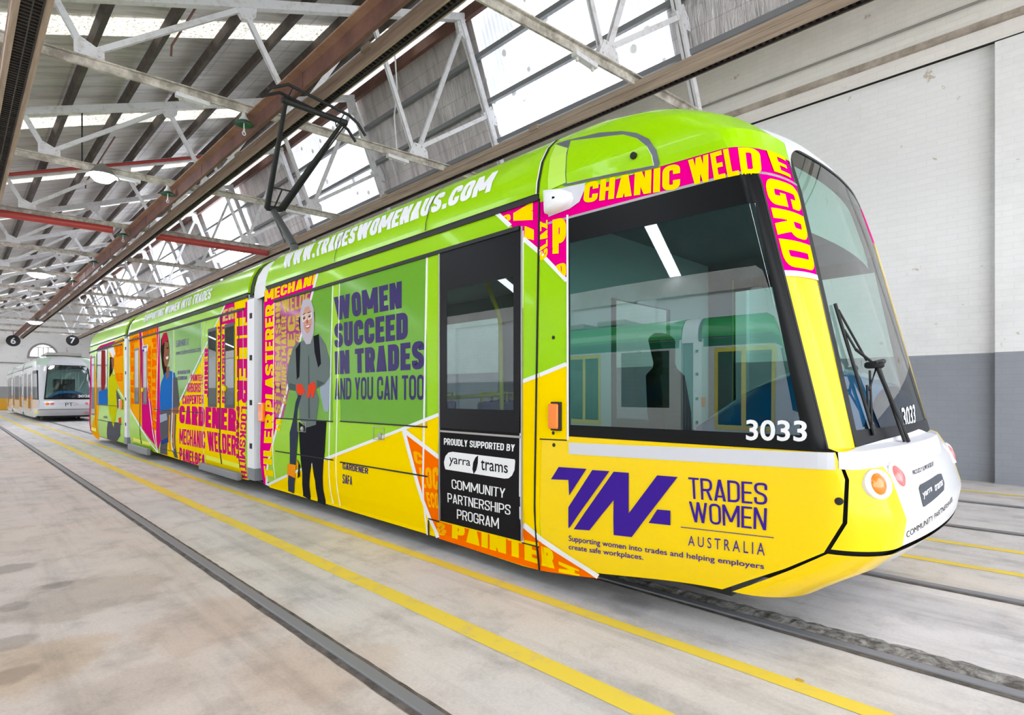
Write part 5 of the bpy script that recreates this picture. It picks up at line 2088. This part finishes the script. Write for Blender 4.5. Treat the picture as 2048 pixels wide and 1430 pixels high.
# ---- nose: headlights, lettering, wipers
def nose_lamp(u, v, r, m_lens, name):
    y, z = FP(u, v)
    for sgn in (1, -1):
        yy = y * sgn
        x = front_x(yy, z)
        e = .03
        n = Vector((1.0, -(front_x(yy + e, z) - front_x(yy - e, z)) / (2 * e), -(front_x(yy, z + e) - front_x(yy, z - e)) / (2 * e))).normalized()
        q = n.to_track_quat('Z', 'Y').to_matrix().to_4x4()
        b = MB().lathe([(r * 1.22, -.03), (r * 1.2, .002), (r * 1.14, .005), (r * 1.0, .003), (r * .9, .002)], (0, 0, 0), 'z', 28)
        b.v = [(p[0] * 1.2, p[1] * .95, p[2]) for p in b.v]
        o = b.build(name, WHT, T['nose'], smooth=40)
        o.matrix_local = Matrix.Translation((x, yy, z)) @ q
        b = MB().lathe([(r * .85, .0), (r * .78, .008), (r * .4, .018), (.004, .021)], (0, 0, 0), 'z', 24)
        b.build('lens', m_lens, o, smooth=60)


RLENS = mat('red_tail_lens', (232, 120, 120), .15, 0, .8)
nose_lamp(1757, 968, .062, AMBER, 'headlight_bowl')
nose_lamp(1797, 952, .065, RLENS, 'headlight_bowl')
lettering([
    ('PROUDLY SUPPORTED BY', [(1824, 941), (1866, 922), (1867, 931), (1825, 950)], M_RUBBER, .5, ('f', .01)),
    ('COMMUNITY PARTNERSHIPS', [(1812, 1064), (1903, 993), (1904, 1004), (1813, 1076)], M_RUBBER, .5, ('f', .0)),
    ('yarra', [(1843, 986), (1862, 972), (1863, 985), (1846, 999)], WHT, 1.4, ('f', .02)),
    ('trams', [(1867, 969), (1883, 956), (1884, 970), (1868, 983)], WHT, 1.4, ('f', .02)),
], T['nose'], flat_front, FP)
film('sponsor_badge', [([(1837, 976), (1840, 969), (1875, 948), (1882, 947), (1888, 966), (1887, 980), (1850, 1012), (1846, 1014)], mat('slate_print', (74, 78, 88), .3), .8)], T['nose'], flat_front, FP, 4, 2)
film('wrap_panel', [([(1672, 905), (1705, 897), (1760, 880), (1835, 858), (1862, 866), (1880, 905), (1740, 936), (1700, 940), (1674, 938)], LGREY, 3)], T['nose'], flat_front, FP, 30, 8)
lettering([('3033', [(1801, 816), (1828, 808), (1830, 848), (1808, 858)], WHT, 1, ('f', .02))], T['windscreen'], flat_front, FP)
b = MB()
x, z = SP(1683, 1003)
b.lathe([(.01, -.008), (.018, -.004), (.018, .01)], (x - .01, side_y(x - .01, z), z), 'y', 14)
b.build('bumper_plug', M_RUBBER, T['nose'], smooth=40)


def fpt(u, v, off):
    y, z = FP(u, v)
    return (front_x(y, z) + off, y, z)


b = MB()
b.tube([fpt(1795, 882, .05), fpt(1724, 733, .07)], .011, 8)
b.tube([fpt(1788, 882, .05), fpt(1730, 728, .06)], .009, 8)
b.lathe([(.012, -.05), (.018, -.04), (.018, .03), (.01, .04)], fpt(1721, 731, .07), 'x', 12)
b.tube([fpt(1716, 728, .075), fpt(1733, 724, .08)], .014, 8)
wiper = b.build('wiper_arm', M_RUBBER, tram, smooth=40)
b = MB()
b.tube([fpt(1665, 608, .012), fpt(1700, 735, .02), fpt(1743, 870, .012)], .009, 8)
for a, c in (((1668, 620), (1712, 722)), ((1680, 660), (1690, 700)), ((1735, 850), (1718, 742)), ((1728, 820), (1712, 770))):
    b.tube([fpt(*a, .02), fpt(*c, .05)], .006, 6)
b.tube([fpt(1690, 700, .05), fpt(1724, 733, .07), fpt(1716, 780, .05)], .008, 6)
b.build('wiper_blade', M_RUBBER, wiper, smooth=40)
# sun blind inside the windscreen
b = MB()
rows = []
for zz in np.linspace(2.28, 2.70, 22):
    rows.append([(front_x(y, zz) - .07 - (.006 if int(zz * 100) % 2 else 0), y, zz) for y in np.linspace(-.78, .78, 10)])
b.grid(rows)
b.build('sun_blind', mat('grey_blind', (176, 186, 180), .6), tram)

# ---- saloon fittings seen through the front door window
def inside(u, v, y):
    x, z = on_y(u, v, YC + y)
    return (x, y, z)


b = MB()
b.tube([inside(958, 500, -.7), inside(964, 544, -.74), inside(997, 625, -.8), inside(1001, 650, -.8), inside(1004, 850, -.8)], .019, 10)
b.tube([inside(893, 796, -.8), inside(1004, 789, -.8)], .018, 10)
b.build('grab_pole', M_POLE, tram, smooth=50)
xa, xb_ = inside(1022, 770, -.45)[0], inside(908, 775, -.45)[0]
for (xs, ys) in ((xa, -.45), (xa, .45), (xb_, -.45), (xb_, .45)):
    b = MB()
    b.box(xs - .22, xs + .22, ys - .2, ys + .2, .72, .80)
    b.box(xs - .26, xs - .19, ys - .2, ys + .2, .76, 1.28)
    b.box(xs - .1, xs + .1, ys - .1, ys + .1, .3, .72)
    s = b.build('passenger_seat', M_SEATBLUE, tram, bevel=.03)
    MB().tube([(xs - .225, ys - .16, 1.25), (xs - .225, ys - .16, 1.36), (xs - .225, ys + .16, 1.36), (xs - .225, ys + .16, 1.25)], .016, 8).build('seat_handle', M_POLE, s, smooth=50)

# ---- pantograph
def pan(u, v, y):
    x, z = on_y(u, v, YC + y)
    return (x, y, z)


K = 0.0
foot = (-6.55, 0, 3.42)
knee = pan(548, 424, 0)
b = MB()
b.tube([pan(588, 492, 0), knee], [.07, .06], 14)
b.tube([pan(570, 485, -.08), pan(551, 440, -.06), pan(546, 428, -.05)], .012, 8)
b.box(pan(588, 492, 0)[0] - .5, pan(588, 492, 0)[0] + .5, -.5, .5, 3.28, 3.36)
b.tube([pan(588, 492, 0), (pan(588, 492, 0)[0] + .15, 0, 3.3)], .07, 12)
pg = b.build('pantograph', M_RUBBER, tram, smooth=40)
M_PAN = mat('pantograph_grey', (96, 98, 98), .5, .4)
pg.data.materials[0] = M_PAN
L1, R1 = pan(534, 416, -.12), pan(561, 419, .14)
hl, hr = pan(572, 202, -.42), pan(686, 244, .42)
hx = (hl[0] + hr[0]) / 2
hz = (hl[2] + hr[2]) / 2
hl, hr = (hl[0], -.42, hl[2]), (hr[0], .42, hr[2])
b = MB()
b.tube([L1, R1], .05, 12)
b.tube([L1, tuple(np.array(L1) * .45 + np.array(hl) * .55), hl], [.05, .042, .03], 10)
b.tube([R1, tuple(np.array(R1) * .5 + np.array(hr) * .5), hr], [.055, .046, .028], 10)
b.tube([(R1[0] + .05, R1[1] + .05, R1[2] - .02), tuple(np.array(R1) * .35 + np.array(hr) * .65 + np.array([.08, .04, 0])), (hr[0] + .05, hr[1] + .05, hr[2])], .012, 8)
mid = lambda a, c, t: tuple(np.array(a) * (1 - t) + np.array(c) * t)
b.tube([mid(L1, hl, .22), mid(mid(L1, hl, .22), mid(R1, hr, .22), .5), mid(R1, hr, .22)], .015, 8)
b.tube([mid(L1, R1, .5), mid(mid(L1, hl, .22), mid(R1, hr, .22), .5)], .014, 8)
b.build('upper_arm', M_RUBBER, pg, smooth=40)
b = MB()
b.tube([hl, hr], .045, 12)
b.lathe([(.05, -.06), (.05, .06)], hl, 'y', 12)
b.lathe([(.05, -.06), (.05, .06)], hr, 'y', 12)
b.build('head_tube', M_RUBBER, pg, smooth=40)
for dx in (-.16, .16):
    b = MB()
    top = max(hl[2], hr[2]) + .10
    zt = lambda y: hl[2] + (hr[2] - hl[2]) * (y + .42) / .84
    pts = [(hx + dx, -.80, zt(-.42) - .05), (hx + dx, -.62, zt(-.42) + .05), (hx + dx, -.5, zt(-.42) + .12), (hx + dx, .5, zt(.42) + .12), (hx + dx, .66, zt(.42) + .04), (hx + dx, .80, zt(.42) - .12)]
    b.tube(pts, .024, 8)
    for y in (-.42, .42):
        b.tube([(hl[0], y, zt(y)), (hx + dx, y, zt(y) + .12)], .01, 6)
    b.build('contact_strip', M_RUBBER, pg, smooth=40)

# ------------------------------------------------------------------ the grey and green trams
W_SIDE = mat('white_green_paint', (214, 222, 218), .25, 0, .6)
W_SILV = mat('silver_grey_paint', (206, 208, 212), .28, 0, .6)
G_ROOF = mat('green_roof_band', (46, 168, 76), .3, 0, .6)
G_DARK = mat('dark_green_wrap', (10, 104, 64), .3, 0, .6)
DOOR_Y = mat('door_yellow', (222, 206, 20), .3, 0, .5)


def plain_tram(loc, rz, label, number, roof_m, green, door_m):
    root = empty('tram', loc, rz)
    tag(root, label, 'tram', 'grey and green trams of the same class')
    holes = [[(-7.0, -5.4, 1.0, 2.45), (-4.6, -3.2, .5, 2.45)], [(-14.8, -13.6, .5, 2.45), (-13.1, -10.2, 1.0, 2.45), (-9.8, -8.3, .5, 2.45)], [(-19.6, -18.4, .5, 2.45), (-17.9, -16.0, 1.0, 2.45)]]
    P = build_tram(root, holes, W_SILV, W_SIDE, roof_m, W_SILV, W_SILV, W_SILV, W_SILV, W_SIDE, W_SILV)
    for hs in holes:
        for h in hs:
            for side in (-1, 1):
                b = MB()
                pane(b, h[0], h[1], h[2], h[3], side)
                p = b.build('door_window' if h[2] < .8 else 'side_window', GL_DARK, root)
                if h[2] < .8:
                    b = MB()
                    border(b, *h, (.09, .09, .12, .10), side)
                    m2 = (h[0] + h[1]) / 2
                    pane(b, m2 - .06, m2 + .06, h[2], h[3], side, .007)
                    b.build('door_frame', door_m, p)
    lettering([(number, [(0.34, 1.31), (0.86, 1.31), (0.86, 1.18), (0.34, 1.18)], WHT, 5, ('f', .02))], P['windscreen'], flat_front, None)
    lettering([('PT', [(-.18, .93), (.12, .93), (.12, .76), (-.18, .76)], M_RUBBER, 3, ('f', .0))], P['nose'], flat_front, None)
    film('brand_arrow', [([(.14, .96), (.36, .85), (.14, .78), (.14, .80), (.32, .85), (.14, .94)], RLENS, 3)], P['nose'], flat_front, None)
    film('edge_marking', [([(-1.9, .52), (-.95, .52), (-.95, .42), (-1.9, .42)], HIV, 2)], P['cab_low'], flat_side, None, 6, 1)
    for y in (-.84, -.66, .66, .84):
        a = abs(y) > .7
        b = MB().lathe([(.075, -.02), (.07, .015), (.03, .03), (.004, .034)], (front_x(y, .88), y, .88), 'x', 20)
        b.build('headlight', AMBER if a else RLENS, P['nose'], smooth=50)
    MB().lathe([(.06, -.02), (.06, .03), (.02, .04)], (front_x(.6, .45), .6, .45), 'x', 18).build('coupler_cap', RLENS, P['bumper'], smooth=50)
    b = MB()
    for side in (-1, 1):
        for xx in (-2.8, -8.05, -15.4):
            b.box(xx, xx + .1, min(side * HW, side * (HW + .04)), max(side * HW, side * (HW + .04)), 1.05, 1.28)
    b.build('side_indicator', AMBER, root, bevel=.01)
    if green:
        b = MB()
        for (x0, x1) in ((-7.3, -2.95), (-15.1, -8.0), (-20.1, -15.6)):
            for side in (-1, 1):
                pane(b, x0, x1, 2.5, 2.69, side, .003, 0)
        b.build('cantrail_band', G_DARK, root)
    b = MB()
    for x in (-3.5, -5.2, -12.0):
        b.box(x, x + 1.1, -.7, .7, 3.29, 3.45)
    b.build('roof_equipment', M_IRON, root, bevel=.03)
    return root


plain_tram((-34.05, YC, 0), 0, 'silver grey tram number 3028 parked farther back behind the wrapped tram', '3028', mat('silver_green_roof', (186, 208, 192), .3, 0, .6), False, W_SILV)
plain_tram((-13.3, -8.9, 0), math.pi, 'white and green tram parked behind the camera, mirrored in the cab window', '3014', G_ROOF, True, DOOR_Y)

number_sign(27, 681, '6', 'round black sign with white numeral 6 at the end of the trough above the tram')
number_sign(145, 681, '7', 'round black sign with white numeral 7 at the end of the trough by the glazing')
